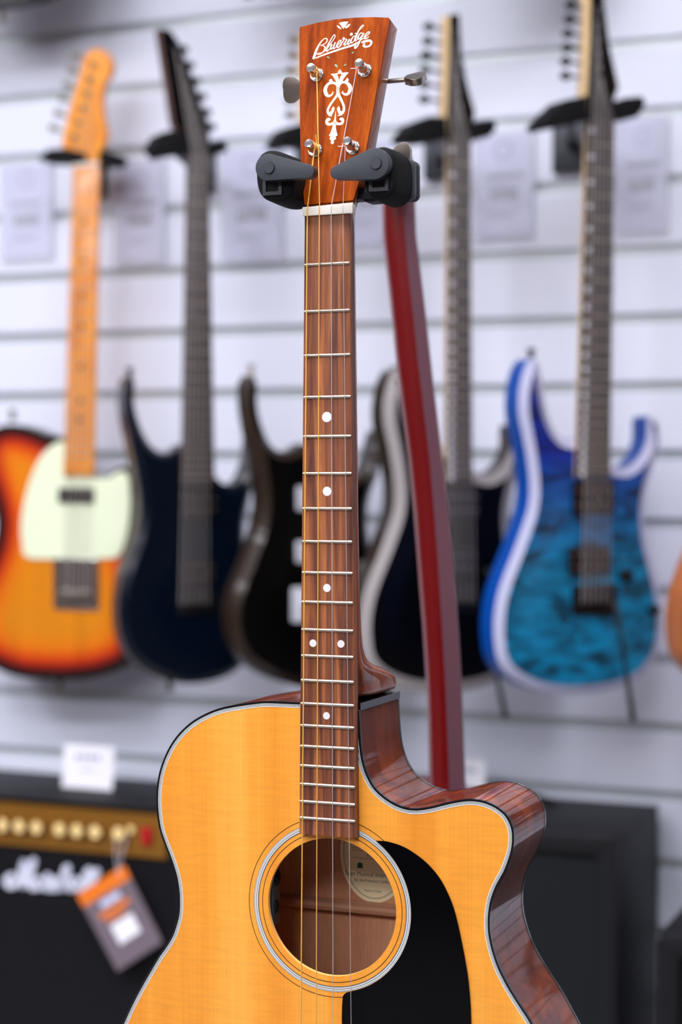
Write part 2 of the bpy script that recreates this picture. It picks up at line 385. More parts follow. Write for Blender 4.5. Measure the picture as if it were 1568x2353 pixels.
# rosette
mb = MB()
def annulus(mb, r0, r1, z, mi, cut=None):
    n = 128; vs = []; 
    for r in (r0, r1):
        vs += [(hole_c.x + r * mm * math.cos(2 * PI * i / n), hole_c.y + r * mm * math.sin(2 * PI * i / n), z) for i in range(n)]
    mb.add(vs, [(i, (i + 1) % n, n + (i + 1) % n, n + i) for i in range(n)], mi)
zr = ZT - 0.06 * mm
annulus(mb, 49.75, 50.2, zr, 0); annulus(mb, 59.6, 60.05, zr, 0)
for a, b, m_ in ((52.7, 53.0, 0), (53.0, 53.5, 2), (53.5, 54.2, 1), (54.2, 54.6, 0), (54.6, 55.3, 1), (55.3, 55.7, 2), (55.7, 56.1, 1), (56.1, 56.35, 0)): annulus(mb, a, b, zr, m_)
part(mb, 'rosette', [M['dark_line'], M['white_line'], M['grey_line']])
# pickguard: outer curve, then back along the rosette
pg_px = [(864, 1932), (892, 1934.5), (928, 1946.5), (963.6, 1969), (990, 1993), (1012.7, 2022), (1030.5, 2056), (1044, 2091.6), (1055, 2136), (1066, 2190), (1075, 2243), (1080.5, 2297), (1083, 2353)]
O = [gf.xy(*p, ZT - 1 * mm) for p in pg_px]
O = spline(O + [Vector((98, 545)) * mm, Vector((85, 562)) * mm, Vector((60, 568)) * mm, Vector((35, 562)) * mm, Vector((12, 548)) * mm], 5)
lo = spline([gf.xy(*p, ZT - 1 * mm) for p in [(786, 2353), (785.8, 2329), (787, 2302), (789, 2288), (796, 2281)]], 4)
tip = O[0]; a0 = math.atan2(lo[-1].y - hole_c.y, lo[-1].x - hole_c.x); a1 = math.atan2(tip.y - hole_c.y, tip.x - hole_c.x)
arc = [hole_c + Vector((math.cos(a), math.sin(a))) * 56.5 * mm for a in [a0 + (a1 - a0) * k / 40 for k in range(1, 40)]]
mb = MB(); mb.prism(O + lo + arc, ZT - 1.0 * mm, ZT - 0.02 * mm); part(mb, 'pickguard', M['pickguard'], bevel=0)
# bridge with saddle (below the frame)
mb = MB(); mb.prism(rrect(-0.076, 0.076, 0.574, 0.606, 0.006), ZT - 8 * mm, ZT); br = part(mb, 'bridge', M['rosewood'], bevel=0.001)
mb = MB(); mb.box(-0.034, 0.034, 0.5825, 0.5855, ZT - 11 * mm, ZT - 7.5 * mm); sub(mb, 'saddle', M['bone'], br).location = (0, 0, 0)

# inside: label, brace, preamp
zi = ZB - 3.3 * mm
lc = gf(860, 1962, zi)
mb = MB(); mb.prism(circle(lc.x, lc.y, 0.0255, 64, 0.0345), zi - 0.15 * mm, zi - 0.05 * mm)
lab = part(mb, 'paper_label', M['label'], smooth=0); lab['label'] = 'oval cream maker label on the inside of the back'
mb = MB(); zl = zi - 0.2 * mm
for rx, ry in ((23.2, 31.8), (22.7, 31.2)):
    c1 = circle(lc.x, lc.y, rx * mm, 64, ry * mm); c2 = circle(lc.x, lc.y, (rx - 0.22) * mm, 64, (ry - 0.22) * mm)
    mb.add([(p.x, p.y, zl) for p in c1 + c2], [(i, (i + 1) % 64, 64 + (i + 1) % 64, 64 + i) for i in range(64)])
def put_text(mb, body, size, x, y, z, mi=0, sx=1.0):
    vs, fs = text_mesh(body, size); mb.add([(x + v.x * sx, y - v.y, z) for v in vs], fs, mi)
put_text(mb, 'BR-40TCE', 0.0046, lc.x - 0.001, lc.y - 0.0065, zl)
put_text(mb, '19070184', 0.0046, lc.x + 0.0035, lc.y + 0.0008, zl)
for dx0, dx1, y in ((-17, 14, -3.6), (-17, 14, -1.9), (-17, 14, 3.6)): mb.box(lc.x + dx0 * mm, lc.x + dx1 * mm, lc.y + y * mm, lc.y + (y + 0.2) * mm, zl, zl + 0.02 * mm)
put_text(mb, 'Saga Musical Instruments', 0.0043, lc.x, lc.y + 0.0148, zl)
put_text(mb, 'So. San Francisco, California', 0.0026, lc.x, lc.y + 0.0192, zl)
put_text(mb, 'Made in China', 0.0022, lc.x - 0.001, lc.y + 0.0262, zl)
c = circle(lc.x - 0.0105, lc.y + 0.0085, 0.0021, 20, 0.0017); mb.add([(p.x, p.y, zl) for p in c], [tuple(range(20))], 1)
mb.box(lc.x - 0.0126, lc.x - 0.0084, lc.y + 0.0095, lc.y + 0.0108, zl, zl + 0.02 * mm, 1)
sub(mb, 'lettering', [M['ink'], M['green_ink']], lab, smooth=0).location = (0, 0, 0)
bl = gf(620, 2068, zi - 5 * mm); brr = gf(911, 2096, zi - 5 * mm)
slope = (brr.y - bl.y) / (brr.x - bl.x); yb = bl.y - slope * bl.x
prof = [(-4.5, 0), (-4.2, -4), (-2.5, -8), (0, -9), (2.5, -8), (4.2, -4), (4.5, 0)]
mb = MB(); mb.loft([[Vector((x, yb + slope * x + a * mm, zi + b * mm)) for a, b in prof] for x in (-0.108, 0.108)]); part(mb, 'back_brace', M['brace'])
mb = MB(); pc = gf(622, 2060, ZT + 9 * mm)
mb.prism(rrect(pc.x - 0.016, pc.x + 0.004, pc.y - 0.021, pc.y + 0.021, 0.004), ZT + 5 * mm, ZT + 16 * mm)
pre = part(mb, 'preamp_control', M['plastic'], bevel=0.0008); pre['label'] = 'black preamp unit with two thumbwheels inside the soundhole edge'
for (px, py) in ((631, 2016), (628, 2081)):
    c = gf(px, py, ZT + 10 * mm)
    Mx = Matrix.Translation((c.x - 0.002, c.y, ZT + 10 * mm)) @ Matrix.Rotation(PI / 2, 4, 'Y') @ Matrix.Translation((0, 0, -0.001))
    mb = MB(); pts = []
    for i in range(48): 
        a = 2 * PI * i / 48; r = (5.6 + (0.25 if i % 2 else 0)) * mm; pts.append(Vector((r * math.cos(a), r * math.sin(a))))
    Mz = Matrix.Translation((c.x + 0.0002, c.y, ZT + 9.5 * mm))
    mb.prism(pts, -0.0013, 0.0013, fn=lambda x, y, z: Mz @ Vector((x * 0.62, y, z * 2)))
    sub(mb, 'thumbwheel', M['foam'], pre).location = (0, 0, 0)

# fretboard (y from the nut), half widths in metres
def hw(y): return (15.50 + (19.75 - 15.50) * y / 0.4) * mm + 0.55 * mm
yend = gf(750, 1921, 0).y
mb = MB(); n = 12; prof = []
rings = []
for i in range(n + 1):
    y = 0.0005 + (yend - 0.0005) * i / n; h = hw(y)
    rings.append([Vector((x * h, y, z)) for x, z in ((-1, ZT), (-1, 0.0006), (-0.97, 0.0002), (-0.5, -0.00005), (0, -0.0001), (0.5, -0.00005), (0.97, 0.0002), (1, 0.0006), (1, ZT))])
mb.loft(rings); fb = part(mb, 'fretboard', M['rosewood'], smooth=40)
SC = 0.5842
for k in range(1, 21):
    y = SC * (1 - 2 ** (-k / 12)); h = hw(y) - 0.55 * mm
    prof = [(-1.15, 0.1), (-1.0, -0.5), (-0.5, -0.95), (0, -1.1), (0.5, -0.95), (1.0, -0.5), (1.15, 0.1)]
    mb = MB(); mb.loft([[Vector((x, y + a * mm * s, b * mm * s + (1 - s) * 0.0001)) for a, b in prof] for x, s in ((-h, 0.7), (-h + 0.0009, 1), (h - 0.0009, 1), (h, 0.7))])
    part(mb, 'fret', M['fretwire'], smooth=50)
def dot(px, py, r):
    p = gf(px, py, 0); mb = MB(); mb.lathe([(0.0001, -0.16 * mm), (r * mm * 0.97, -0.16 * mm), (r * mm, 0.05 * mm)], Matrix.Translation((p.x, p.y, 0)), 32); part(mb, 'position_or_glint_dot', M['pearl'])
for a in ((751.4, 958.3, 3.5), (752, 1129, 3.15), (751.7, 1351, 2.75), (719.6, 1478, 2.55), (783.8, 1479.6, 2.55), (750.6, 1644.7, 2.5)): dot(*a)
# nut
mb = MB(); nl = gf(695.5, 486, -0.001); nr = gf(811, 480, -0.001)
mb.prism(rrect(nl.x, nr.x, -0.0055, 0.0004, 0.0006, 3), -1.4 * mm, 4.5 * mm); part(mb, 'nut', M['bone'], bevel=0.0004)

# neck shaft with heel
st = [(-9, 19), (0, 20.5), (60, 21), (140, 22), (200, 23), (245, 24), (262, 25), (276, 27), (286, 30.5), (293, 36), (297.5, 43), (300.5, 51), (303, 60), (305.5, 69), (308.5, 76), (311, 83), (316, 86.8), (323.3, 87.6)]
mb = MB(); rings = []
for y, zb in st:
    y *= mm; zb *= mm; h = hw(max(y, 0)) - 0.0001; r = []
    if y > 0.2: h += min((y - 0.2) / 0.1, 1) * 0.0006
    N = 40
    for i in range(N + 1):
        a = PI * i / N; c, s_ = math.cos(a), math.sin(a)
        p = 0.72; q = 0.85; deep = max(0, min(1, (zb - 0.03) / 0.05))
        xx = math.copysign(abs(c) ** (p - 0.56 * deep ** 1.5), c) * (h + (0.0205 - h) * deep)
        rzz = ZT - 0.0001 + (zb - ZT) * (s_ ** (q - 0.68 * deep ** 1.5))
        r.append(Vector((xx, y, rzz)))
    rings.append(r)
mb.loft(rings); neck = part(mb, 'neck', M['neckwood'], smooth=70)
md = neck.modifiers.new('sub', 'SUBSURF'); md.levels = 1; md.render_levels = 2
# dark strip where the cutaway side meets the heel
mb = MB(); a = [gf(827, 1632, ZT + 0.001), gf(829, 1622, ZT + 0.001)]
yj = 0.3235
mb.box(-0.0203, 0.0209, yj - 0.0006, yj + 0.0042, ZT + 0.001, ZB + 0.0012); part(mb, 'heel_strip', M['black_gloss'])

# headstock, leaning back 13 degrees
TH = math.radians(13); HO = Vector((0, -0.0055, 0.0016))
Hm = Matrix.Translation(HO) @ Matrix(((1, 0, 0, 0), (0, math.cos(TH), math.sin(TH), 0), (0, -math.sin(TH), math.cos(TH), 0), (0, 0, 0, 1)))
hf = Frame(G @ Hm)
def H(x, y, z): return Hm @ Vector((x, y, z))
hs_px = [(700.6, 471), (697, 440), (694.5, 410), (692.5, 375), (690.6, 335), (688.8, 229.6), (688.3, 120), (688.2, 66)]
top_px = [(691, 62), (732, 51.7), (775, 43.9), (818, 40.4), (861, 39.2), (893, 40.6)]
rt_px = [(897, 44), (884, 113), (860, 244), (847, 320), (838, 368), (827, 415), (819, 440), (812.6, 460)]
HP = [hf.xy(*p, 0) for p in hs_px + top_px + rt_px]
HB = [p for p in HP if p.y < -0.011]
mb = MB(); mb.prism(HB, 0.0006, 0.0150, fn=H); hs = part(mb, 'headstock', M['neckwood'], smooth=35, bevel=0.0006)
mb = MB(); mb.prism(offset(HP, 0.00015), -0.0003, 0.0007, fn=H); part(mb, 'headstock_face', M['headface'], smooth=0)
# volute joining the head to the neck
mb = MB(); rings = []
for y, h, zb, ex in ((-26, 0.0186, 14.2, 0.25), (-19, 0.0180, 14.8, 0.35), (-12, 0.0172, 16.2, 0.5), (-6, 0.0166, 18.6, 0.62), (0, 0.0161, 20.4, 0.7), (5, 0.0160, 20.8, 0.72)):
    r = []; back = max(0, (-y - 5.5)) * mm * math.tan(TH); zf2 = 0.0040 + back
    for i in range(17):
        a = PI * i / 16; c, s_ = math.cos(a), math.sin(a)
        r.append(Vector((math.copysign(abs(c) ** ex, c) * h, y * mm, zf2 + (zb * mm + back - zf2) * s_ ** ex)))
    rings.append(r)
mb.loft(rings); part(mb, 'volute', M['neckwood'], smooth=70)

# script lettering and inlays on the head face; pen strokes measured in photo pixels
def hpen(mb, pts, ws, sc, ox, oy, mi=0, n=5):
    """stroke given in crop pixels"""
    P = [hf.xy(ox + x / sc, oy + y / sc, 0) for x, y in pts]
    k = 1.1 / sc / 3.33 * mm
    ribbon(mb, P, [v * k for v in ws] if isinstance(ws, (list, tuple)) else ws * k, -0.00042, lambda x, y, z: H(x, y, z), mi, n)
mb = MB(); S1 = (8.711, 700, 30)
T = lambda pts, ws, n=5: hpen(mb, pts, ws, *S1, 0, n)
T([(190, 905), (228, 790), (270, 690), (325, 595), (380, 535), (425, 512), (458, 530), (452, 575), (415, 615), (365, 640), (330, 652), (335, 658)], [50, 44, 36, 26, 18, 18, 20, 20, 14, 12, 14, 12])   # B stem and upper bowl
T([(335, 652), (385, 660), (415, 690), (408, 740), (370, 790), (310, 830), (262, 832), (262, 812), (310, 805), (370, 795), (430, 750), (450, 730)], [12, 16, 26, 30, 24, 18, 12, 10, 10, 12, 16, 14])   # lower bowl
T([(430, 760), (475, 700), (535, 610), (585, 540), (615, 480), (608, 442), (585, 450), (545, 520), (500, 600), (465, 680), (445, 740), (455, 765), (490, 745), (530, 700)], [10, 12, 14, 16, 18, 16, 14, 20, 28, 34, 32, 26, 18, 12])   # l
T([(535, 655), (552, 628), (530, 700), (535, 728), (570, 700), (605, 640), (622, 590), (590, 670), (585, 715), (610, 710), (645, 670)], [16, 24, 28, 24, 14, 16, 26, 30, 26, 16, 12])   # u
T([(640, 670), (690, 630), (735, 575), (730, 548), (700, 565), (665, 620), (652, 665), (668, 690), (710, 675), (750, 630)], [12, 14, 20, 20, 18, 26, 32, 28, 18, 14])   # e
T([(700, 680), (740, 620), (790, 550), (775, 520), (795, 500), (805, 520), (850, 535), (825, 580), (800, 625), (808, 648), (840, 625), (880, 575)], [16, 18, 18, 22, 24, 14, 20, 26, 30, 26, 14, 12])   # r
T([(880, 560), (905, 528), (880, 580), (868, 610), (880, 632), (915, 605), (935, 585)], [16, 24, 30, 32, 26, 16, 12])   # i
T([(943, 428), (944, 430)], [56, 56], 1)
T([(1020, 470), (990, 470), (950, 525), (930, 575), (942, 600), (975, 585), (1020, 530), (1050, 470)], [16, 18, 26, 32, 28, 16, 14, 14])  # d bowl
T([(1030, 540), (1060, 430), (1110, 340), (1165, 285), (1188, 255), (1170, 248), (1130, 285), (1085, 360), (1050, 430), (1020, 510), (1010, 555), (1035, 560), (1075, 520)], [14, 20, 14, 12, 14, 16, 16, 22, 28, 32, 28, 16, 12])  # d stem
T([(1022, 412), (1068, 432)], [18, 14])
T([(1165, 410), (1130, 405), (1090, 455), (1075, 505), (1090, 522), (1120, 500), (1165, 440), (1195, 410)], [16, 18, 26, 30, 26, 16, 14, 18])   # g bowl
T([(1190, 415), (1150, 490), (1110, 570), (1070, 650), (1030, 705), (1012, 700), (1022, 650), (1060, 600), (1120, 555), (1190, 510)], [24, 28, 32, 32, 26, 26, 22, 16, 14, 14])   # g tail
T([(1190, 510), (1250, 465), (1300, 410), (1305, 385), (1280, 385), (1235, 430), (1208, 485), (1220, 515), (1260, 505), (1292, 478)], [14, 14, 18, 20, 18, 26, 32, 30, 20, 12])   # e
T([(235, 905), (400, 838), (600, 768), (800, 702), (940, 660), (1010, 632), (1040, 600)], [22, 30, 34, 36, 38, 40, 20])   # underline
T([(1165, 590), (1230, 568), (1300, 558), (1342, 580), (1335, 630), (1290, 668), (1230, 678), (1190, 662), (1195, 632), (1215, 622)], [40, 44, 46, 40, 34, 34, 36, 40, 34, 18])   # swash
def hpoly(mb, pts, sc, ox, oy, mi=0, sm=0):
    P = [hf.xy(ox + x / sc, oy + y / sc, 0) for x, y in pts]
    if sm: P = spline(P, sm, True)
    mb.prism(P, -0.00042, -0.0002, fn=H, mi=mi)
part(mb, 'script_lettering', M['ivory'], smooth=0)
mb = MB()
for pts in ([(695, 208), (740, 190), (800, 178), (885, 178), (850, 225), (810, 290), (782, 318), (762, 300), (735, 250)],
            [(650, 252), (680, 258), (715, 280), (740, 310), (742, 328), (710, 318), (670, 290)],
            [(920, 222), (916, 245), (885, 285), (850, 305), (818, 312), (825, 285), (855, 250), (890, 230)]):
    hpoly(mb, pts, *S1)
part(mb, 'crown_inlay', M['ivory'], smooth=0)
mb = MB()
for pts in ([(610, 1030), (640, 1030), (662, 1055), (660, 1095), (640, 1080), (615, 1060)], [(840, 1018), (838, 1040), (800, 1062), (792, 1050), (815, 1025)],
            [(450, 875), (480, 872), (505, 900), (500, 912), (465, 900)], [(948, 800), (975, 782), (995, 785), (985, 805), (955, 815)]):
    hpoly(mb, pts, *S1)
part(mb, 'abalone_chips', M['abalone'], smooth=0)
# scroll ornament
mb = MB(); S2 = (12.383, 720, 150)
Q = lambda pts, sm=0: hpoly(mb, pts, *S2, 0, sm)
T2 = lambda pts, ws, n=5: hpen(mb, pts, ws, *S2, 0, n)
Q([(770, 118), (795, 165), (822, 185), (808, 215), (775, 225), (735, 220), (706, 190), (735, 165)])
Q([(505, 250), (560, 250), (612, 240), (700, 262), (683, 300), (712, 325), (735, 400), (737, 470), (780, 330), (820, 290), (805, 262), (850, 220), (930, 208), (1018, 212), (925, 315), (870, 390), (820, 490), (760, 580), (730, 670), (705, 670), (680, 560), (635, 420), (580, 330)])
Q([(700, 262), (735, 245), (790, 245), (830, 262), (860, 215), (800, 215), (735, 220), (650, 235)])
T2([(700, 660), (672, 570), (610, 515), (520, 510), (430, 545), (365, 640), (350, 740), (385, 840), (450, 880), (520, 855), (565, 800), (560, 755)], [20, 44, 60, 62, 76, 100, 100, 90, 62, 50, 36, 12])
T2([(745, 660), (765, 560), (830, 500), (910, 490), (990, 530), (1050, 610), (1060, 690), (1020, 790), (950, 840), (880, 820), (835, 780), (860, 735)], [20, 44, 60, 62, 76, 100, 100, 90, 62, 50, 36, 12])
Q([(530, 395), (555, 450), (600, 490), (560, 530), (500, 520), (460, 475), (462, 430), (490, 405)]); Q([(970, 360), (1010, 395), (1015, 440), (985, 480), (920, 500), (870, 500), (905, 455), (945, 410)])
T2([(705, 640), (708, 760), (690, 850), (600, 980), (500, 1120), (430, 1250), (425, 1340), (480, 1420), (545, 1455)], [72, 80, 70, 62, 60, 56, 62, 62, 6])
T2([(712, 640), (712, 760), (735, 850), (800, 980), (860, 1120), (882, 1220), (865, 1320), (800, 1400), (700, 1450)], [72, 80, 70, 62, 60, 62, 72, 70, 6])
Q([(575, 1180), (612, 1220), (605, 1290), (560, 1380), (520, 1430), (470, 1410), (450, 1370), (490, 1325), (530, 1290), (522, 1248), (550, 1225)], 3)
Q([(742, 1168), (700, 1210), (685, 1260), (705, 1330), (745, 1400), (800, 1400), (850, 1340), (800, 1305), (765, 1285), (778, 1240), (755, 1210)], 3)
Q([(650, 1310), (640, 1330), (620, 1470), (605, 1560), (570, 1620), (585, 1700), (660, 1700), (690, 1640), (655, 1570), (655, 1400)])
T2([(620, 1640), (560, 1660), (480, 1690), (405, 1660), (392, 1600), (420, 1545), (462, 1545), (458, 1560)], [90, 70, 66, 76, 74, 70, 76, 70])
T2([(630, 1640), (680, 1665), (740, 1675), (815, 1660), (850, 1600), (838, 1545), (795, 1530), (790, 1540)], [90, 70, 66, 76, 74, 70, 76, 70])
Q([(572, 1680), (645, 1680), (652, 1800), (672, 1900), (700, 1995), (670, 2020), (635, 2030), (658, 2070), (650, 2110), (600, 2140), (575, 2160), (606, 2195), (590, 2220), (550, 2255), (512, 2220), (500, 2190), (535, 2160), (490, 2125), (472, 2090), (490, 2050), (520, 2030), (480, 2025), (450, 2010), (500, 1930), (545, 1800)])
part(mb, 'scroll_inlay', M['ivory'], smooth=0)

# tuners
def tuner(fx, fy, cx, cy, side, ang, btn):
    f = hf(fx, fy, -0.0008); L = 0.0118
    c = hf(cx, cy, -L); ax = Vector((0, 0, -1))
    mb = MB(); Mx = Hm @ Matrix.Translation((f.x, f.y, -0.0003)) @ Matrix.Rotation(PI, 4, 'X')
    mb.lathe([(3.0 * mm, 0.1 * mm), (3.0 * mm, 6.5 * mm), (2.5 * mm, 7.2 * mm), (2.35 * mm, 8.6 * mm), (2.9 * mm, 9.2 * mm), (3.15 * mm, 9.8 * mm), (3.15 * mm, 11.3 * mm), (2.8 * mm, 11.9 * mm), (0.4 * mm, 12.1 * mm)], Mx, 28)
    post = part(mb, 'tuning_post', M['chrome'], smooth=40)
    mb = MB(); mb.lathe([(5.0 * mm, 0), (5.0 * mm, 0.5 * mm), (4.6 * mm, 0.9 * mm), (4.3 * mm, 0.7 * mm), (4.0 * mm, 0.7 * mm), (3.7 * mm, 1.5 * mm), (3.2 * mm, 1.6 * mm)], Mx, 32); sub(mb, 'washer', M['chrome'], post, smooth=40).location = (0, 0, 0)
    # gear case behind, shaft and button
    zz = 0.0185
    mb = MB(); s = side
    mb.prism(rrect(f.x - 0.007, f.x + 0.007, f.y - 0.009, f.y + 0.009, 0.002), 0.0152, 0.0215, fn=H); sub(mb, 'gear_case', M['nickel'], post, bevel=0.0006).location = (0, 0, 0)
    xe = f.x + s * btn[0]
    mb = MB(); mb.tube([H(f.x + s * 0.006, f.y, zz), H(xe, f.y, zz)], 0.0016, 12); sub(mb, 'tuner_shaft', M['nickel'], post, smooth=50).location = (0, 0, 0)
    # lobed button: flat kidney, thickness 5 mm, turned by ang about the shaft
    sh = [(0, 3.0), (2.5, 5.5), (6, 8.2), (9.5, 9.0), (12.2, 7.2), (13.4, 3.6), (13.2, 0), (13.4, -3.6), (12.2, -7.2), (9.5, -9.0), (6, -8.2), (2.5, -5.5), (0, -3.0)]
    P = spline([Vector(p) * mm for p in sh], 4, True)
    Mb = Hm @ Matrix.Translation((xe - s * 0.001, f.y, zz)) @ Matrix.Rotation(ang, 4, 'X')
    mb = MB(); mb.prism(P, -2.3 * mm, 2.3 * mm, fn=lambda x, y, z: Mb @ Vector((s * x, y, z)))
    sub(mb, 'tuner_button', M['nickel'], post, bevel=0.0009, bseg=3).location = (0, 0, 0)
    return f
f1 = tuner(728.2, 171.4, 712, 156.4, -1, math.radians(24), (0.0195,))
f2 = tuner(838.4, 161.2, 823.5, 145, 1, math.radians(-48), (0.0235,))
f3 = tuner(724, 344.6, 711.3, 329.5, -1, math.radians(88), (0.021,))
f4 = tuner(811, 338.9, 797.7, 323, 1, math.radians(22), (0.022,))

# strings: bridge -> nut -> post
zs_ = ZT - 10 * mm
nutx = [gf(x, 484, -0.0014).x for x in (707, 734.6, 761.7, 788.6)]
botx = []
for px in (693.4, 728.8, 767.6, 809.0):
    p = gf(px, 2353, -0.0035); botx.append(p)
posts = [(f3, 1, 1), (f1, 1, 1), (f2, -1, -1), (f4, -1, -1)]
rad = [0.48, 0.38, 0.27, 0.2]
for i in range(4):
    b = botx[i]; nx = nutx[i]; sl = (b.x - nx) / (b.y + 0.003); xb = nx + sl * 0.587
    f, s, _ = posts[i]
    hp = H(f.x + s * 2.75 * mm + (0.0 if i != 1 else -0.0002), f.y, -0.0078 + 0.0006 * (i % 2))
    path = [(xb, 0.584, ZT - 11.2 * mm), (nx, -0.002, -0.0016), (nx, -0.0052, -0.0013), tuple(hp)]
    mb = MB(); mb.tube(path, rad[i] * mm, 8)
    # windings around the post
    wpts = []
    for k in range(0, 40):
        a = 2 * PI * k / 13 + (0 if s > 0 else PI)
        wpts.append(H(f.x + 2.9 * mm * math.cos(a), f.y + 2.9 * mm * math.sin(a) * (-1), -0.0078 + 0.0012 * k / 13))
    mb.tube(wpts, rad[i] * mm, 6)
    # loose end
    e = wpts[-1]; d = Vector((-0.004, 0.0015, -0.001)) if i != 0 else Vector((-0.0003, -0.0085, -0.0015))
    if i == 3: d = Vector((-0.0065, 0, 0))
    if i == 2: d = Vector((-0.006, -0.0004, 0))
    mb.tube([e, e + d], rad[i] * mm * 0.9, 6)
    o = part(mb, 'string', M['bronze_string'] if i < 2 else M['steel_string'], smooth=60)
    o['label'] = ['wound bronze string', 'wound bronze string', 'plain steel string', 'plain steel string'][i]

# ================================================================== TRI-STAND with the padded yoke that holds it
stand = empty('guitar_stand', Matrix.Translation((gf.M @ Vector((0.03, 0, 0.15))).to_3d() * 1.0), 'black multi-guitar floor stand whose padded yoke grips the acoustic headstock', 'stand')
mast = gf.M @ Vector((0.0, -0.02, 0.115)); 
# mast stands on the sight line just behind the neck
pm = hit(762, 700, (0, 1.40, 0), Vector((0, 1, 0)))
stand.matrix_world = Matrix.Translation((pm.x, pm.y, 0))
GI = stand.matrix_world.inverted() @ G
def sp(mb, name, mats, fn=None, **k):
    mb.v = [GI @ Vector(v) for v in mb.v]; return mb.build(name, mats, stand, **k)
def teardrop(c0, r0, c1, r1, n=16):
    c0 = Vector(c0); c1 = Vector(c1); d = (c1 - c0).length; base = math.atan2(c1.y - c0.y, c1.x - c0.x)
    be = math.acos((r0 - r1) / d); out = []
    for k in range(n + 1):
        a = base + be + (2 * PI - 2 * be) * k / n; out.append(c0 + Vector((math.cos(a), math.sin(a))) * r0)
    for k in range(n + 1):
        a = base - be + 2 * be * k / n; out.append(c1 + Vector((math.cos(a), math.sin(a))) * r1)
    return out
zf = -0.013   # front of the pads
zq = zf - 0.0045
def pxs(v): return v / 3.52 * mm
# left pad and flipper
Lp = [(587.5, 390), (589, 372), (597, 355), (612, 345.5), (630, 345), (650, 351), (668, 365), (676, 390), (676, 420), (668, 448), (650, 461), (628, 463), (608, 457), (595, 443), (589, 420)]
P = spline([gf.xy(*p, zf) for p in Lp], 4, True)
def foam(P, z0, z1, name, grow=0.0, slx=0.0):
    mb = MB(); rings = []
    c = sum(P, Vector((0, 0))) / len(P)
    for z, s in ((z0, 0.90), (z0 + 0.0012, 0.965), (z0 + 0.003, 1.0), (z0 + 0.015, 1.0 + grow * 0.6), (z0 + 0.03, 1.0 + grow), (z1 - 0.002, 1.0 + grow * 0.8), (z1, 0.93)):
        rings.append([Vector((c.x + (p.x - c.x) * s, c.y + (p.y - c.y) * s, z)) for p in P])
    mb.loft(rings); return sp(mb, name, M['foam'], smooth=50)
padL = foam(P, zf, zf + 0.036, 'foam_pad', 0.03)
Rp = [(835, 392), (838, 368), (850, 348), (868, 337.5), (888, 338), (903, 352), (909, 375), (910, 410), (906, 436), (893, 452), (872, 458), (852, 452), (840, 437), (835, 418)]
P = spline([gf.xy(*p, zf) for p in Rp], 4, True)
padR = foam(P, zf, zf + 0.032, 'foam_pad', 0.06)
for c0, r0, c1, r1, cb in (((620.5, 386), 32, (712, 395), 15.5, (618.8, 386)), ((864.5, 378), 37, (777.5, 398), 15, (864.5, 376))):
    P = teardrop(gf.xy(*c0, zq), pxs(r0) * 0.97, gf.xy(*c1, zq), pxs(r1))
    mb = MB(); mb.prism(P, zq - 0.0035, zf - 0.0004); fl = sp(mb, 'locking_arm', M['plastic'], bevel=0.0016, bseg=4, smooth=50)
    b = gf(*cb, zq - 0.0035)
    mb = MB(); mb.lathe([(3.75 * mm, 0.0004), (3.75 * mm, 0.00045), (3.55 * mm, 0.0009), (0.3 * mm, 0.0009)], Matrix.Translation((b.x, b.y, zq - 0.0035)) @ Matrix.Rotation(PI, 4, 'X'), 32)
    mb.v = [GI @ Vector(v) for v in mb.v]; q = mb.build('pivot_button', M['plastic'], fl, smooth=40)
    mb = MB(); mb.lathe([(4.05 * mm, 0.00005), (4.05 * mm, 0.0001), (3.7 * mm, 0.0001)], Matrix.Translation((b.x, b.y, zq - 0.0035)) @ Matrix.Rotation(PI, 4, 'X'), 32)
    mb.v = [GI @ Vector(v) for v in mb.v]; mb.build('pivot_gap_shade', M['void'], fl, smooth=40)
for x0, x1, y0, y1 in ((605, 649, 410, 447.5), (849, 894, 405, 438.5)):
    a = gf.xy(x0, y0, zf); b = gf.xy(x1, y1, zf)
    mb = MB(); mb.prism(rrect(a.x, b.x, a.y, b.y, 0.0003, 2), zf - 0.0011, zf + 0.0002, holes=[rrect(a.x + 0.0024, b.x - 0.0024, a.y, b.y - 0.0024, 0.0003, 2)]); fr = sp(mb, 'latch_frame', M['plastic'])
    mb = MB(); mb.box(a.x + 0.0022, b.x - 0.0022, a.y, b.y - 0.0022, zf - 0.0003, zf - 0.0001); mb.v = [GI @ Vector(v) for v in mb.v]; mb.build('latch_slot_shade', M['void'], fr, smooth=0)
# yoke end plate at the back of the right pad and crossbar
zy = zf + 0.032
a = gf(880, 366, zy); b = gf(955, 452, zy + 0.012)
mb = MB()
xr = gf(963, 400, zy + 0.008).x; yt = gf(950, 368, zy + 0.004).y; yb_ = gf(950, 461, zy + 0.004).y
for k in range(3):
    mb.prism(rrect(0.018, xr - 0.0006 * (k % 2), yt + 0.0005 * (k % 2), yb_, 0.004), zy - 0.001 + 0.0042 * k, zy + 0.0022 + 0.0042 * k)
mb.box(0.02, xr - 0.0015, yt + 0.002, yb_ - 0.001, zy, zy + 0.011)
xl = gf(600, 400, zy).x
mb.prism(rrect(xl + 0.006, 0.0, yt + 0.008, yb_ - 0.006, 0.004), zf + 0.034, zf + 0.042)
mb.box(xl + 0.016, xr - 0.006, yb_ - 0.010, yb_ - 0.002, zy - 0.002, zy + 0.010)
sp(mb, 'yoke', M['plastic'], bevel=0.0003)
mb = MB(); me_ = stand.matrix_world.inverted() @ (G @ Vector((0.006, yb_ - 0.006, zy + 0.004)))
mb.tube([me_, Vector((me_.x * 0.4, me_.y * 0.4, me_.z - 0.01)), Vector((0, 0, me_.z - 0.03))], 0.008, 12); mb.build('yoke_arm', M['blackmetal'], stand)
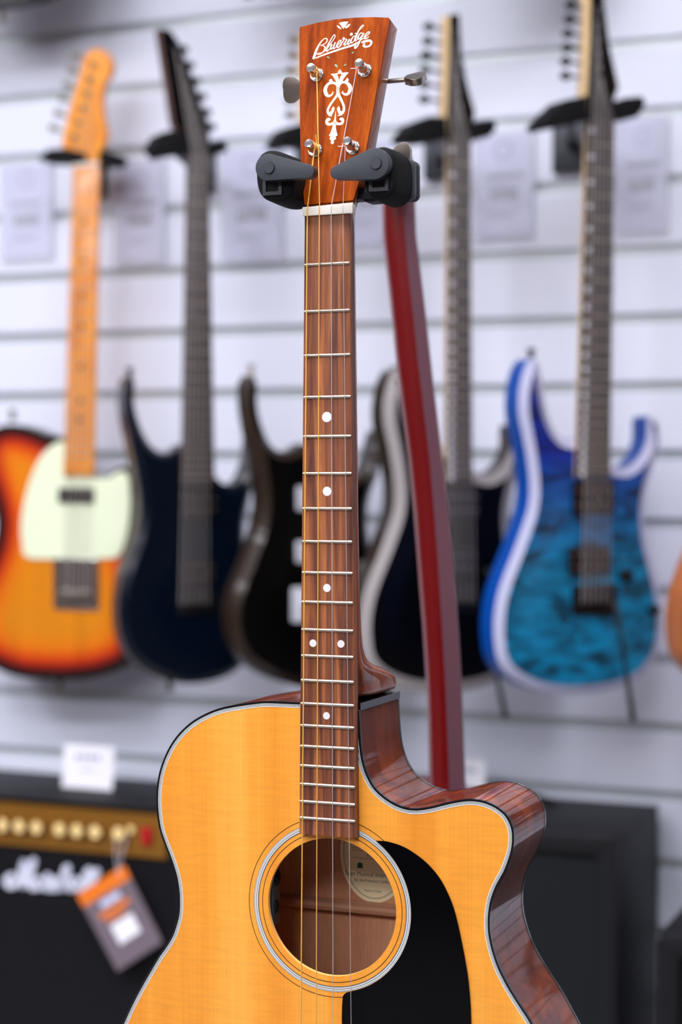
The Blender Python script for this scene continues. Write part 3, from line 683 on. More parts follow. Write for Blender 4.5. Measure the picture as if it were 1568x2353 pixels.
mb = MB(); mb.tube([(0, 0, 0.10), (0, 0, me_.z - 0.02)], 0.0105, 16); mb.build('mast', M['blackmetal'], stand)
for k in range(3):
    a = math.radians(40 + 120 * k); mb = MB(); d = Vector((math.cos(a), math.sin(a), 0))
    mb.tube([Vector((0, 0, 0.16)), d * 0.12 + Vector((0, 0, 0.10)), d * 0.36 + Vector((0, 0, 0.014))], 0.010, 12); lg = mb.build('leg', M['blackmetal'], stand, smooth=50)
    mb = MB(); mb.lathe([(0.013, 0), (0.015, 0.006), (0.013, 0.022)], Matrix.Translation(d * 0.36), 16); mb.build('rubber_foot', M['foam'], lg)

# ================================================================== red neck seen edge-on on the far side of the stand
M['red_gloss'] = pbr('satin_red_lacquer', (100, 2, 5), 0.28, coat=0.4, coat_rough=0.2)
M['mauve'] = pbr('mauve_gloss_reflection', (118, 80, 92), 0.35, coat=0.2, coat_rough=0.2)  # mauve puts the red neck's lighter gloss reflection into the colour
RD = 1.60
RZ = Frame(Matrix(((1, 0, 0, 0), (0, 0, -1, RD), (0, 1, 0, 0), (0, 0, 0, 1))))  # x right, y up, z towards camera
redb = RZ.xy(1030, 2330)
RG = empty('electric_guitar', RZ.M @ Matrix.Translation((redb.x, redb.y, 0)), 'dark red gloss guitar seen edge-on behind the acoustic, curved neck up to the black hanger', 'guitar')
L_ = [(912, 352), (888, 400), (879, 470), (881, 540), (890, 620), (901, 720), (914, 850), (928, 960), (941, 1060), (953, 1180), (963, 1310), (973, 1440), (981, 1560), (986, 1680), (989, 1790), (990, 1850)]
C_ = [(932, 346), (931, 400), (929, 470), (931, 540), (938, 620), (949, 720), (963, 850), (976, 960), (988, 1060), (998, 1180), (1008, 1310), (1016, 1440), (1023, 1560), (1028, 1680), (1032, 1790), (1033, 1850)]
R_ = [(947, 352), (955, 400), (956, 470), (959, 540), (969, 620), (981, 720), (995, 850), (1008, 960), (1020, 1060), (1034, 1180), (1046, 1310), (1056, 1440), (1063, 1560), (1068, 1680), (1072, 1790), (1073, 1850)]
mbn = MB(); mbf = MB(); rn = []; rf = []
for l, c, r in zip(L_, C_, R_):
    a = RZ.xy(*l); b = RZ.xy(*c); e = RZ.xy(*r); y = (a.y + e.y) / 2; wv = b.x - a.x; q = []
    for i in range(13):
        t = PI * i / 12; q.append(Vector((b.x - wv * abs(math.sin(t)) ** 0.8, y, -0.021 * (1 - math.cos(t)) )))
    q += [Vector((b.x, y, -0.042))]
    rn.append([v - Vector((redb.x, redb.y, 0)) for v in q])
    w2 = e.x - b.x
    rf.append([Vector(v) - Vector((redb.x, redb.y, 0)) for v in ((b.x, y, -0.0003), (b.x + w2 * 0.9, y, -0.008), (e.x, y, -0.011), (e.x, y, -0.036), (b.x, y, -0.042))])
mbn.loft(rn); mbn.build('neck', M['red_gloss'], RG, smooth=50)
mbf.loft(rf); mbf.build('fretboard', M['mauve'], RG, smooth=25)  # mauve strip drawn as a board, standing for the neck's gloss reflection
SI_ = stand.matrix_world.inverted(); rk = SI_ @ (RZ.M @ Vector((*RZ.xy(902, 425), -0.02)))
mb = MB(); mb.tube([(0, 0, rk.z - 0.035), (rk.x * 0.5, rk.y * 0.5, rk.z - 0.01), tuple(rk)], 0.007, 12); mb.build('yoke_arm', M['blackmetal'], stand)
mb = MB()
for dy in (-0.034, 0.034): mb.tube([rk + Vector((-0.004, dy, 0)), rk + Vector((0.016, dy, 0))], 0.009, 14)
mb.tube([rk + Vector((-0.002, -0.034, 0)), rk + Vector((-0.002, 0.034, 0))], 0.006, 12)
mb.build('foam_pad', M['foam'], stand)
# thin body behind the acoustic
bt = RZ.xy(1000, 1835).y - redb.y
bp = [(0, bt), (0.09, bt + 0.0), (0.125, bt - 0.05), (0.10, bt - 0.12), (0.14, bt - 0.2), (0.155, bt - 0.28), (0.12, bt - 0.36), (0.0, bt - 0.39), (-0.12, bt - 0.36), (-0.155, bt - 0.28), (-0.14, bt - 0.2), (-0.10, bt - 0.12), (-0.125, bt - 0.05), (-0.09, bt)]
mb = MB(); mb.prism(spline([Vector(p) for p in bp], 5, True), -0.022, 0.022, fn=lambda x, y, z: (z - 0.002 + 0.0, y, x - 0.02)); mb.build('body', M['red_gloss'], RG, bevel=0.004)

# ================================================================== ELECTRIC GUITARS ON THE WALL
def gradient(name, fn): return fn(name)
def burst():
    m = bpy.data.materials.new('sunburst_lacquer'); m.use_nodes = True; nt = m.node_tree; b = nt.nodes['Principled BSDF']; L = nt.links.new
    at = nt.nodes.new('ShaderNodeAttribute'); at.attribute_name = 'edge'
    cr = nt.nodes.new('ShaderNodeValToRGB'); el = cr.color_ramp.elements
    st = [(0.0, (12, 6, 6)), (0.16, (24, 6, 5)), (0.30, (150, 22, 6)), (0.45, (215, 70, 6)), (0.7, (228, 122, 8)), (1.0, (222, 134, 14))]
    while len(el) < len(st): el.new(0.5)
    for e, (p, c) in zip(el, st): e.position = p; e.color = lin(c)
    L(at.outputs['Fac'], cr.inputs[0])
    tc = nt.nodes.new('ShaderNodeTexCoord'); mp = nt.nodes.new('ShaderNodeMapping'); mp.inputs['Scale'].default_value = (18, 1.5, 18); L(tc.outputs['Object'], mp.inputs[0])
    n = nt.nodes.new('ShaderNodeTexNoise'); n.inputs['Scale'].default_value = 1; L(mp.outputs[0], n.inputs['Vector'])
    r = nt.nodes.new('ShaderNodeMapRange'); r.inputs[3].default_value = 0.6; r.inputs[4].default_value = 1.3; L(n.outputs['Fac'], r.inputs[0])
    cc = nt.nodes.new('ShaderNodeCombineColor')
    for i in range(3): L(r.outputs[0], cc.inputs[i])
    mx = nt.nodes.new('ShaderNodeMix'); mx.data_type = 'RGBA'; mx.blend_type = 'MULTIPLY'; mx.inputs[0].default_value = 1
    L(cr.outputs[0], mx.inputs[6]); L(cc.outputs[0], mx.inputs[7]); L(mx.outputs[2], b.inputs['Base Color'])
    b.inputs['Roughness'].default_value = 0.3; b.inputs['Coat Weight'].default_value = 0.6; return m
def quilt(name, top, bot, y0, y1):
    """quilted maple stain fading from top colour to bottom colour"""
    m = bpy.data.materials.new(name); m.use_nodes = True; nt = m.node_tree; b = nt.nodes['Principled BSDF']; L = nt.links.new
    tc = nt.nodes.new('ShaderNodeTexCoord'); sx = nt.nodes.new('ShaderNodeSeparateXYZ'); L(tc.outputs['Object'], sx.inputs[0])
    r = nt.nodes.new('ShaderNodeMapRange'); r.inputs[1].default_value = y0; r.inputs[2].default_value = y1; L(sx.outputs['Y'], r.inputs[0])
    mx = nt.nodes.new('ShaderNodeMix'); mx.data_type = 'RGBA'; L(r.outputs[0], mx.inputs[0]); mx.inputs[6].default_value = lin(bot); mx.inputs[7].default_value = lin(top)
    mp = nt.nodes.new('ShaderNodeMapping'); mp.inputs['Scale'].default_value = (22, 60, 22); L(tc.outputs['Object'], mp.inputs[0])
    n = nt.nodes.new('ShaderNodeTexNoise'); n.inputs['Scale'].default_value = 1; n.inputs['Detail'].default_value = 2; n.inputs['Distortion'].default_value = 1.2; L(mp.outputs[0], n.inputs['Vector'])
    r2 = nt.nodes.new('ShaderNodeMapRange'); r2.inputs[1].default_value = 0.35; r2.inputs[2].default_value = 0.62; r2.inputs[3].default_value = 0.2; r2.inputs[4].default_value = 1.2; L(n.outputs['Fac'], r2.inputs[0])
    cc = nt.nodes.new('ShaderNodeCombineColor')
    for i in range(3): L(r2.outputs[0], cc.inputs[i])
    m2 = nt.nodes.new('ShaderNodeMix'); m2.data_type = 'RGBA'; m2.blend_type = 'MULTIPLY'; m2.inputs[0].default_value = 1
    L(mx.outputs[2], m2.inputs[6]); L(cc.outputs[0], m2.inputs[7]); L(m2.outputs[2], b.inputs['Base Color'])
    b.inputs['Roughness'].default_value = 0.35; b.inputs['Coat Weight'].default_value = 0.3; b.inputs['Coat Roughness'].default_value = 0.15; return m
M['burst'] = burst()
M['quilt'] = quilt('blue_quilt_top', (0, 44, 150), (0, 128, 176), -0.62, -0.46)
M['navy'] = pbr('navy_lacquer', (1, 11, 26), 0.3, coat=0.15, coat_rough=0.1, spec=0.2)
M['navyside'] = pbr('brown_black_side', (34, 16, 14), 0.35, coat=0.4, coat_rough=0.1, spec=0.2)
M['pianoblack'] = pbr('black_lacquer', (2, 2, 3), 0.3, coat=0.15, coat_rough=0.08, spec=0.2)
M['brownside'] = pbr('smoky_brown_side', (40, 29, 20), 0.35, coat=0.2, spec=0.2)
M['blue'] = pbr('blue_lacquer_side', (0, 70, 160), 0.4, coat=0.1, spec=0.3)
M['bindwhite'] = pbr('pale_bevel', (196, 198, 228), 0.4)
M['bindgrey'] = pbr('grey_bevel', (170, 164, 164), 0.4)
M['maple'] = wood('amber_maple', [(0.3, (224, 130, 8)), (0.6, (244, 156, 20))], scale=(30, 14, 30), rough=0.35, coat=0.5, coat_rough=0.1, fine=0.06)
M['maple_pale'] = wood('pale_maple', [(0.3, (214, 178, 128)), (0.6, (236, 204, 156))], scale=(60, 4, 60), rough=0.4, coat=0.2, fine=0.06)
M['dark_board'] = pbr('dark_rosewood', (54, 46, 44), 0.5, noise=0.25, nscale=60)
M['brown_head'] = pbr('brown_head_side', (84, 44, 24), 0.4)
M['mint'] = pbr('mint_pickguard', (232, 242, 210), 0.35, coat=0.3)
M['pickup'] = pbr('black_pickup', (20, 16, 18), 0.35)
M['amber_wood'] = wood('natural_brown_body', [(0.3, (140, 74, 30)), (0.6, (184, 106, 50))], scale=(20, 3, 20), rough=0.3, coat=0.6, fine=0.1)

def face_mesh(P, z, name, mats, parent, edge_scale=None, step=0.009, dome=0.0):
    """flat body top; optional 'edge' attribute = distance from the rim"""
    xs = [p.x for p in P]; ys = [p.y for p in P]; pts = [Vector((p.x, p.y)) for p in P]; n = len(pts)
    def inside(q):
        c = False; j = n - 1
        for i in range(n):
            a, b = pts[i], pts[j]
            if (a.y > q.y) != (b.y > q.y) and q.x < (b.x - a.x) * (q.y - a.y) / (b.y - a.y) + a.x: c = not c
            j = i
        return c
    def dist(q):
        best = 9
        for i in range(0, n):
            a, b = pts[i], pts[(i + 1) % n]; d = b - a; t = max(0, min(1, (q - a).dot(d) / max(d.length_squared, 1e-12))); best = min(best, (q - a - d * t).length)
        return best
    allp = list(pts); ds = [0.0] * n; y = min(ys)
    while y < max(ys):
        x = min(xs)
        while x < max(xs):
            q = Vector((x, y))
            if inside(q):
                d = dist(q)
                if d > step * 0.4: allp.append(q); ds.append(d)
            x += step
        y += step
    r = delaunay_2d_cdt(allp, [], [list(range(n))], 1, 1e-6)
    vs = r[0]; me = bpy.data.meshes.new(name)
    dd = [dist(v) if len(vs) != len(allp) else ds[i] for i, v in enumerate(vs)]
    me.from_pydata([(v.x, v.y, z + dome * min(1, dd[i] / 0.05)) for i, v in enumerate(vs)], [], [tuple(f) for f in r[2]])
    for m_ in mats: me.materials.append(m_)
    a = me.attributes.new('edge', 'FLOAT', 'POINT')
    for i, v in enumerate(vs): a.data[i].value = min(1, dd[i] / (edge_scale or 0.06))
    for p in me.polygons: p.use_smooth = True
    o = bpy.data.objects.new(name, me); COL.objects.link(o); o.parent = parent; return o

def electric(S):
    """one wall-hung electric guitar measured from the photo. Returns its root"""
    o0 = hit(S['x'], 1000, P0 + WN * S['w'], WN); be = math.radians(S['yaw'])
    top = hit(S['nut'][0], S['nut'][1], o0, Vector((math.sin(be), -math.cos(be), 0)))
    Fm = Matrix(((math.cos(be), 0, math.sin(be), top.x), (math.sin(be), 0, -math.cos(be), top.y), (0, 1, 0, top.z), (0, 0, 0, 1)))
    f = Frame(Fm); bot = min(f.xy(*p).y for p in S['body'])
    root = empty('electric_guitar', Fm @ Matrix.Translation((0, bot, 0)), S['label'], 'guitar', 'electric guitars hanging on the slat wall'); OFF = Vector((0, bot, 0))
    bd = S.get('bev', 0.0)
    def B(mb, name, mats, **k): return mb.build(name, mats, root, off=OFF, **k)
    E = spline([f.xy(*p, -bd) for p in S['body']], 5, True)
    th = S.get('th', 0.045); n = len(E)
    if bd:
        I = offset(E, S['bw'])
        # soften self-crossing in tight corners
        for _ in range(6): I = [(I[i - 1] + I[i] * 2 + I[(i + 1) % n]) / 4 for i in range(n)]
        mb = MB(); mb.add([(p.x, p.y, -bd) for p in E] + [(p.x, p.y, 0) for p in I], [(i, (i + 1) % n, n + (i + 1) % n, n + i) for i in range(n)]); B(mb, 'bevel', S['bevmat'], smooth=60)
    else: I = E
    mb = MB(); In = offset(E, 0.004)
    mb.add([(p.x, p.y, z) for p_, z in ((E, -bd), (E, -th + 0.006), (In, -th)) for p in p_], [(k * n + i, k * n + (i + 1) % n, (k + 1) * n + (i + 1) % n, (k + 1) * n + i) for k in range(2) for i in range(n)])
    mb.prism(In, -th, -th - 0.0001); B(mb, 'body', S['sidemat'], smooth=60)
    t = face_mesh(I, 0.0, 'body_top', [S['topmat']], root, S.get('edge')); t.location = -OFF
    # neck and board
    (xl0, xr0, y0), (xl1, xr1, y1) = S['neck']
    zb = 0.009
    a = f.xy(xl0, y0, zb); b = f.xy(xr0, y0, zb); c = f.xy(xl1, y1, zb); d = f.xy(xr1, y1, zb)
    mb = MB(); mb.prism([a, b, d, c], zb - 0.0055, zb); fbd = B(mb, 'fretboard', S['board'], bevel=0.0008)
    mb = MB(); rr = []
    for q in (0, 0.5, 0.86, 1.0):
        l = a.lerp(c, q); r_ = b.lerp(d, q); cx = (l.x + r_.x) / 2; h = (r_.x - l.x) / 2 * 0.985; yy = (l.y + r_.y) / 2
        rr.append([Vector((cx + math.copysign(abs(math.cos(PI * i / 12)) ** 0.75, math.cos(PI * i / 12)) * h, yy, zb - 0.0054 - 0.0155 * math.sin(PI * i / 12) ** 0.85)) for i in range(13)])
    mb.loft(rr); B(mb, 'neck', S['neckmat'], smooth=60)
    Lb = S['scale']; nf = S.get('nf', 22); fret_proto = None
    for k in range(1, nf + 1):
        yf = -Lb * (1 - 2 ** (-k / 12)); q = (a.y + yf * 1.0 - a.y) / (c.y - a.y)
        yv = a.y + yf; q = (yv - a.y) / (c.y - a.y)
        if q > 0.99: break
        l = a.lerp(c, q).x; r_ = b.lerp(d, q).x
        mb = MB(); mb.loft([[Vector((x, yv + u * 0.0013, zb - 0.0001 + v * 0.0012)) for u, v in ((-1, 0), (-0.6, 0.8), (0, 1), (0.6, 0.8), (1, 0))] for x in (l, r_)]); B(mb, 'fret', M['fretwire'], smooth=50)
    if S.get('dots'):
        for k in range(1, nf):
            y_a = a.y - Lb * (1 - 2 ** (-k / 12)); y_b = a.y - Lb * (1 - 2 ** (-(k - 1) / 12)); yv = (y_a + y_b) / 2
            if k in S['dots']:
                q = (yv - a.y) / (c.y - a.y); l = a.lerp(c, q).x; r_ = b.lerp(d, q).x
                mb = MB(); mb.lathe([(0.004, 0), (0.004, 0.0003), (0.0002, 0.0003)], Matrix.Translation((l + (r_ - l) * S.get('dotx', 0.5), yv, zb)), 16); B(mb, 'position_or_glint_dot', S.get('dotmat', M['pearl']))
    # nut
    mb = MB(); mb.box(a.x, b.x, a.y, a.y + 0.005, zb - 0.004, zb + 0.0015); B(mb, 'nut', S.get('nutmat', M['bone']))
    # headstock
    zh = zb - 0.006
    HP_ = [f.xy(*p, zh) for p in S['head']]
    if S.get('headsm'): HP_ = spline(HP_, 4, True)
    ht = S.get('headth', 0.014)
    mb = MB(); mb.prism(HP_, zh - ht, zh - 0.0006); B(mb, 'headstock', S['headside'], smooth=30)
    mb = MB(); mb.prism(HP_, zh - 0.0006, zh); B(mb, 'headstock_face', S['headface'], smooth=30)
    for (tx, ty), (px_, py_) in zip(S['tuners'], S['posts']):
        p = f.xy(px_, py_, zh); q = f.xy(tx, ty, zh - 0.012)
        mb = MB(); mb.lathe([(0.0052, 0), (0.0052, 0.001), (0.003, 0.0015), (0.003, 0.009), (0.0022, 0.0095)], Matrix.Translation((p.x, p.y, zh)), 16); po = B(mb, 'tuning_post', S['metal'], smooth=40)
        mb = MB(); mb.tube([(p.x, p.y, zh - 0.019), (q.x, q.y, zh - 0.019)], 0.002, 8)
        mb.build('tuner_shaft', S['metal'], po, off=OFF)
        dx = 0.006 if q.x > p.x else -0.006
        mb = MB(); mb.prism(circle(q.x, q.y, 0.0075, 20, 0.006), zh - 0.022, zh - 0.016); mb.build('tuner_button', S['metal'], po, off=OFF, bevel=0.001)
    # strings
    ns = S.get('ns', 6); by = f.xy(*S['bridge'], 0.01).y
    bx = f.xy(*S['bridge'], 0.01).x
    for k in range(ns):
        q = (k + 0.5) / ns; xa = a.x + (b.x - a.x) * (0.06 + 0.88 * q); xb = bx + (q - 0.5) * 0.054
        p = f.xy(*S['posts'][k % len(S['posts'])], zh)
        mb = MB(); mb.tube([(xb, by, 0.012), (xa, a.y, zb + 0.002), (p.x, p.y, zh + 0.005)], 0.0004 + 0.00006 * (ns - k), 5); B(mb, 'string', M['steel_string'], smooth=60)
    for pk in S.get('pickups', []):
        p = f.xy(pk[0], pk[1], 0.004); q = f.xy(pk[2], pk[3], 0.004)
        mb = MB(); mb.prism(rrect(min(p.x, q.x), max(p.x, q.x), min(p.y, q.y), max(p.y, q.y), 0.003, 3), 0.0002, 0.0065); pk_o = B(mb, 'pickup', pk[4], bevel=0.0008)
        mb = MB(); cxm = [(min(p.x, q.x) + abs(q.x - p.x) * (j + 0.5) / 6) for j in range(6)]
        for x in cxm:
            for yy in ((p.y * 0.72 + q.y * 0.28), (p.y * 0.28 + q.y * 0.72)): mb.lathe([(0.0022, 0), (0.0022, 0.0006), (0.0001, 0.0007)], Matrix.Translation((x, yy, 0.0065)), 10)
        mb.build('pole_pieces', M['nickel'], pk_o, off=OFF)
    for bb in S.get('bridges', []):
        p = f.xy(bb[0], bb[1], 0.004); q = f.xy(bb[2], bb[3], 0.004); x0, x1 = min(p.x, q.x), max(p.x, q.x); y0_, y1_ = min(p.y, q.y), max(p.y, q.y)
        mb = MB(); mb.prism(rrect(x0, x1, y0_, y1_, 0.003, 3), 0.0002, 0.004); br_ = B(mb, 'bridge', bb[4], bevel=0.0008)
        for j in range(6):
            xx = x0 + (x1 - x0) * (0.14 + 0.72 * (j + 0.5) / 6); ys_ = y0_ + (y1_ - y0_) * bb[5]
            mb = MB(); mb.box(xx - 0.0038, xx + 0.0038, ys_ - 0.008, ys_ + 0.008, 0.004, 0.0105); mb.build('saddle', bb[6], br_, off=OFF, bevel=0.0006)
    if 'guard' in S:
        mb = MB(); mb.prism(spline([f.xy(*p, 0.002) for p in S['guard']], 4, True), 0.0002, 0.0028); B(mb, 'pickguard', M['mint'], bevel=0.0)
    for kx, ky, r in S.get('knobs', []):
        p = f.xy(kx, ky, 0.01); mb = MB(); mb.lathe([(r * 1.0, 0.0002), (r * 0.95, 0.013), (r * 0.8, 0.015), (0.0005, 0.0152)], Matrix.Translation((p.x, p.y, 0)), 24); B(mb, 'knob', S['metal'], smooth=40)
    for sx_, sy_, ax in S.get('buttons', []):
        p = f.xy(sx_, sy_, -0.022); d = Vector((0, 1, 0)) if ax == 'up' else Vector((0, -1, 0))
        c0 = Vector((p.x, p.y, -0.022)); mb = MB()
        mb.tube([c0 - d * 0.016, c0 - d * 0.004, c0 - d * 0.003, c0 + d * 0.001, c0 + d * 0.003], [0.006, 0.0035, 0.0035, 0.007, 0.006], 14); B(mb, 'strap_button', S['metal'], smooth=40)
    if 'arm' in S:
        A0 = f(*S['arm'][0], 0.02); A1 = f(*S['arm'][1], 0.03)
        mb = MB(); mb.tube([(A0.x, A0.y + 0.012, 0.006), (A0.x, A0.y, 0.018), tuple(A0.lerp(A1, 0.5)), tuple(A1)], [0.0028, 0.0028, 0.0028, 0.0042], 10); B(mb, 'tremolo_arm', M['blackmetal'], smooth=60)
    return root, f

# spec of each guitar; outlines follow the front edge, body first
sub_posts = lambda a, b: [(a[0] + (b[0] - a[0]) * k / 5, a[1] + (b[1] - a[1]) * k / 5) for k in range(6)]
tele = dict(x=190, w=0.10, yaw=-20, nut=(198, 384), scale=0.655, nf=21, label='sunburst electric guitar with amber maple neck and mint pickguard, at the left edge',
    body=[(140, 1008), (110, 1000), (70, 984), (30, 976), (0, 980), (-25, 1000), (-40, 1040), (-36, 1090), (-20, 1140), (-8, 1190), (-12, 1240), (-30, 1290), (-55, 1350), (-70, 1410), (-65, 1460), (-40, 1510), (0, 1540), (50, 1556), (120, 1562), (190, 1560), (240, 1550), (285, 1530), (315, 1490), (330, 1440), (335, 1390), (325, 1330), (307, 1270), (299, 1220), (303, 1170), (315, 1130), (318, 1100), (305, 1078), (280, 1072), (255, 1088), (232, 1097), (180, 1080)],
    edge=0.075, topmat=M['burst'], sidemat=M['pianoblack'], board=M['maple'], neckmat=M['maple'], neck=((168, 226, 384), (146, 214, 1092)),
    head=[(168, 382), (154, 358), (142, 334), (150, 292), (160, 250), (173, 206), (186, 162), (190, 140), (200, 122), (221, 111), (246, 120), (258, 146), (253, 170), (239, 191), (233, 223), (236, 266), (244, 306), (239, 333), (226, 352), (226, 383)], headsm=0,
    headside=M['maple'], headface=M['maple'], tuners=[(118, 292), (129, 258), (140, 225), (150, 192), (161, 159), (169.6, 126)], posts=[(170, 314), (180, 283), (191, 248), (200, 214), (207, 182), (216, 148)], metal=M['dullmetal'],
    bridge=(176, 1368), pickups=[(135, 1121, 216, 1156, M['pickup'])], bridges=[(122, 1282, 227, 1402, M['chrome'], 0.28, M['nickel']), ], dots=(3, 5, 7, 9, 12, 15, 17), dotmat=M['pickup'],
    guard=[(147, 1016), (103, 1038), (76, 1086), (57, 1148), (49, 1202), (51, 1246), (62, 1280), (130, 1284), (232, 1283), (270, 1278), (288, 1240), (297, 1190), (299, 1140), (292, 1090), (270, 1085), (250, 1097), (214, 1097), (180, 1090), (147, 1094)],
    buttons=[(29, 945, 'up'), (137, 1585, 'down')])
g2 = dict(x=455, w=0.20, yaw=28, nut=(457, 350), scale=0.67, nf=24, bev=0.009, bw=0.010, label='dark navy electric guitar with brown headstock edge, hanging right of the sunburst guitar',
    body=[(300, 864), (289, 885), (287, 930), (295, 985), (307, 1045), (318, 1105), (325, 1165), (319, 1210), (304, 1262), (286, 1312), (275, 1362), (272, 1412), (279, 1462), (298, 1504), (338, 1542), (398, 1566), (450, 1570), (510, 1558), (552, 1532), (577, 1492), (587, 1440), (585, 1380), (572, 1310), (562, 1250), (562, 1200), (572, 1150), (586, 1100), (594, 1050), (590, 1010), (578, 1005), (572, 1050), (560, 1090), (540, 1112), (515, 1112), (495, 1096), (455, 1070), (424, 1022), (402, 1036), (375, 1043), (345, 1022), (322, 979), (309, 934), (306, 885)],
    topmat=M['navy'], sidemat=M['navyside'], bevmat=M['navy'], board=M['dark_board'], neckmat=M['brown_head'], neck=((434, 480, 350), (419, 494, 1115)),
    head=[(368, 66), (392, 70), (412, 100), (440, 170), (465, 245), (482, 290), (480, 349), (434, 349), (424, 322), (402, 284), (386, 180)], headth=0.020,
    headside=M['brown_head'], headface=M['pianoblack'], tuners=[(426, 112), (441, 148), (455, 184), (468, 220), (480, 256), (490, 290)], posts=[(400, 110), (414, 148), (427, 186), (440, 222), (452, 258), (462, 296)], metal=M['blackmetal'], nutmat=M['pickup'],
    bridge=(445, 1388), pickups=[(417, 1130, 497, 1185, M['pickup']), (415, 1290, 495, 1340, M['pickup'])], bridges=[(410, 1360, 500, 1410, M['blackmetal'], 0.6, M['blackmetal'])], knobs=[(545, 1400, 0.009)],
    buttons=[(298, 850, 'up'), (390, 1583, 'down')])
g3 = dict(x=752, w=0.20, yaw=28, nut=(755, 330), scale=0.66, nf=24, bev=0.010, bw=0.012, label='black electric guitar with smoky brown side and chrome pickups, half hidden behind the acoustic neck',
    body=[(578, 862), (566, 885), (566, 930), (575, 990), (588, 1050), (597, 1110), (600, 1150), (594, 1205), (573, 1268), (552, 1320), (534, 1370), (528, 1420), (535, 1470), (560, 1515), (610, 1552), (690, 1578), (760, 1580), (820, 1565), (862, 1532), (888, 1480), (892, 1420), (880, 1350), (862, 1290), (848, 1240), (843, 1190), (850, 1140), (868, 1090), (880, 1040), (880, 1000), (866, 990), (852, 1040), (836, 1080), (812, 1100), (785, 1090), (740, 1060), (700, 1020), (680, 1030), (650, 1040), (622, 1022), (602, 980), (590, 930), (588, 880)],
    topmat=M['pianoblack'], sidemat=M['brownside'], bevmat=M['brownside'], board=M['dark_board'], neckmat=M['amber_wood'], neck=((728, 780, 330), (712, 792, 1105)),
    head=[(705, 70), (735, 66), (772, 180), (790, 250), (782, 329), (728, 329), (716, 300), (700, 285), (700, 180)], headth=0.020,
    headside=M['maple_pale'], headface=M['pianoblack'], tuners=[(681, 90), (678, 125), (675, 160), (672, 195), (671, 230), (672, 262)], posts=[(720, 92), (724, 126), (728, 160), (732, 195), (738, 230), (745, 264)], metal=M['nickel'], nutmat=M['pickup'],
    bridge=(735, 1392), pickups=[(684, 1118, 798, 1172, M['satin']), (682, 1244, 796, 1290, M['satin'])], bridges=[(672, 1350, 800, 1425, M['satin'], 0.6, M['satin'])], knobs=[(838, 1305, 0.010)],
    buttons=[(577, 842, 'up')])
body5 = [(1212, 834), (1199, 868), (1192, 910), (1193, 955), (1203, 1005), (1213, 1063), (1218, 1120), (1214, 1168), (1199, 1215), (1180, 1268), (1161, 1315), (1144, 1368), (1136, 1420), (1136, 1468), (1144, 1516), (1166, 1549), (1202, 1573), (1249, 1590), (1316, 1596), (1383, 1590), (1435, 1575), (1474, 1552), (1502, 1516), (1517, 1473), (1521, 1416), (1514, 1358), (1502, 1306), (1488, 1253), (1481, 1206), (1481, 1158), (1489, 1115), (1503, 1067), (1515, 1020), (1513, 980), (1500, 958), (1488, 962), (1487, 1005), (1475, 1040), (1454, 1066), (1432, 1077), (1410, 1072), (1385, 1060), (1345, 1020), (1330, 1008), (1305, 1012), (1285, 1001), (1268, 975), (1256, 938), (1247, 890), (1240, 845), (1228, 824)]
g5 = dict(x=1378, w=0.20, yaw=28, nut=(1385, 266), scale=0.665, nf=24, bev=0.006, bw=0.0125, label='bright blue quilted-top electric guitar with a pale edge, hanging at right',
    body=body5, topmat=M['quilt'], sidemat=M['blue'], bevmat=M['bindwhite'], board=M['dark_board'], neckmat=M['maple_pale'], neck=((1354, 1414, 266), (1328, 1404, 1095)),
    head=[(1359, -30), (1380, -36), (1388, 0), (1400, 100), (1422, 200), (1412, 228), (1412, 265), (1354, 265), (1350, 215), (1356, 100)], headth=0.024,
    headside=M['maple_pale'], headface=M['pianoblack'], tuners=[(1319, 9), (1316, 42), (1312, 75), (1310, 107), (1307, 139), (1307, 172)], posts=[(1369, 12), (1370, 44), (1371, 77), (1372, 110), (1373, 142), (1374, 175)], metal=M['blackmetal'], nutmat=M['pickup'],
    bridge=(1368, 1385), pickups=[(1318, 1106, 1410, 1180, M['pickup']), (1309, 1257, 1402, 1316, M['pickup'])], bridges=[(1318, 1346, 1420, 1410, M['blackmetal'], 0.6, M['blackmetal'])], knobs=[(1443, 1323, 0.009), (1507, 1401, 0.007)],
    buttons=[(1221, 806, 'up')], arm=((1420, 1400), (1456, 1656)), dots=tuple(range(1, 24)), dotx=0.14)  # pale dots at every fret stand for glints on the fret ends
body4 = [(a - 311 + (b - 1200) * -0.0, 1090 + (b - 1090) * 0.965 + 14) for a, b in body5]
g4 = dict(x=1055, w=0.20, yaw=28, nut=(1060, 312), scale=0.655, nf=24, bev=0.006, bw=0.016, label='black electric guitar with a wide grey edge, hanging just left of the blue guitar',
    body=body4, topmat=M['pianoblack'], sidemat=M['brownside'], bevmat=M['bindgrey'], board=M['dark_board'], neckmat=M['maple_pale'], neck=((1033, 1083, 312), (1029, 1086, 1110)),
    head=[(1034, 34), (1056, 32), (1062, 130), (1074, 194), (1092, 258), (1082, 311), (1033, 311), (1028, 270), (1032, 140)], headth=0.024,
    headside=M['maple_pale'], headface=M['pianoblack'], tuners=[(991, 59), (989, 92), (985, 124), (983, 158), (981, 192), (981, 226)], posts=[(1043, 62), (1044, 95), (1045, 128), (1047, 162), (1049, 196), (1051, 230)], metal=M['blackmetal'], nutmat=M['pickup'],
    bridge=(1058, 1385), pickups=[(1012, 1125, 1100, 1190, M['pickup']), (1008, 1262, 1094, 1318, M['pickup'])], bridges=[(1010, 1350, 1100, 1405, M['blackmetal'], 0.6, M['blackmetal'])], knobs=[(1128, 1318, 0.009)],
    buttons=[(910, 846, 'up')], arm=((1118, 1440), (1163, 1650)), dots=tuple(range(1, 24)), dotx=0.14)  # dots along the board edge imitate fret-end glints
dx6 = 432
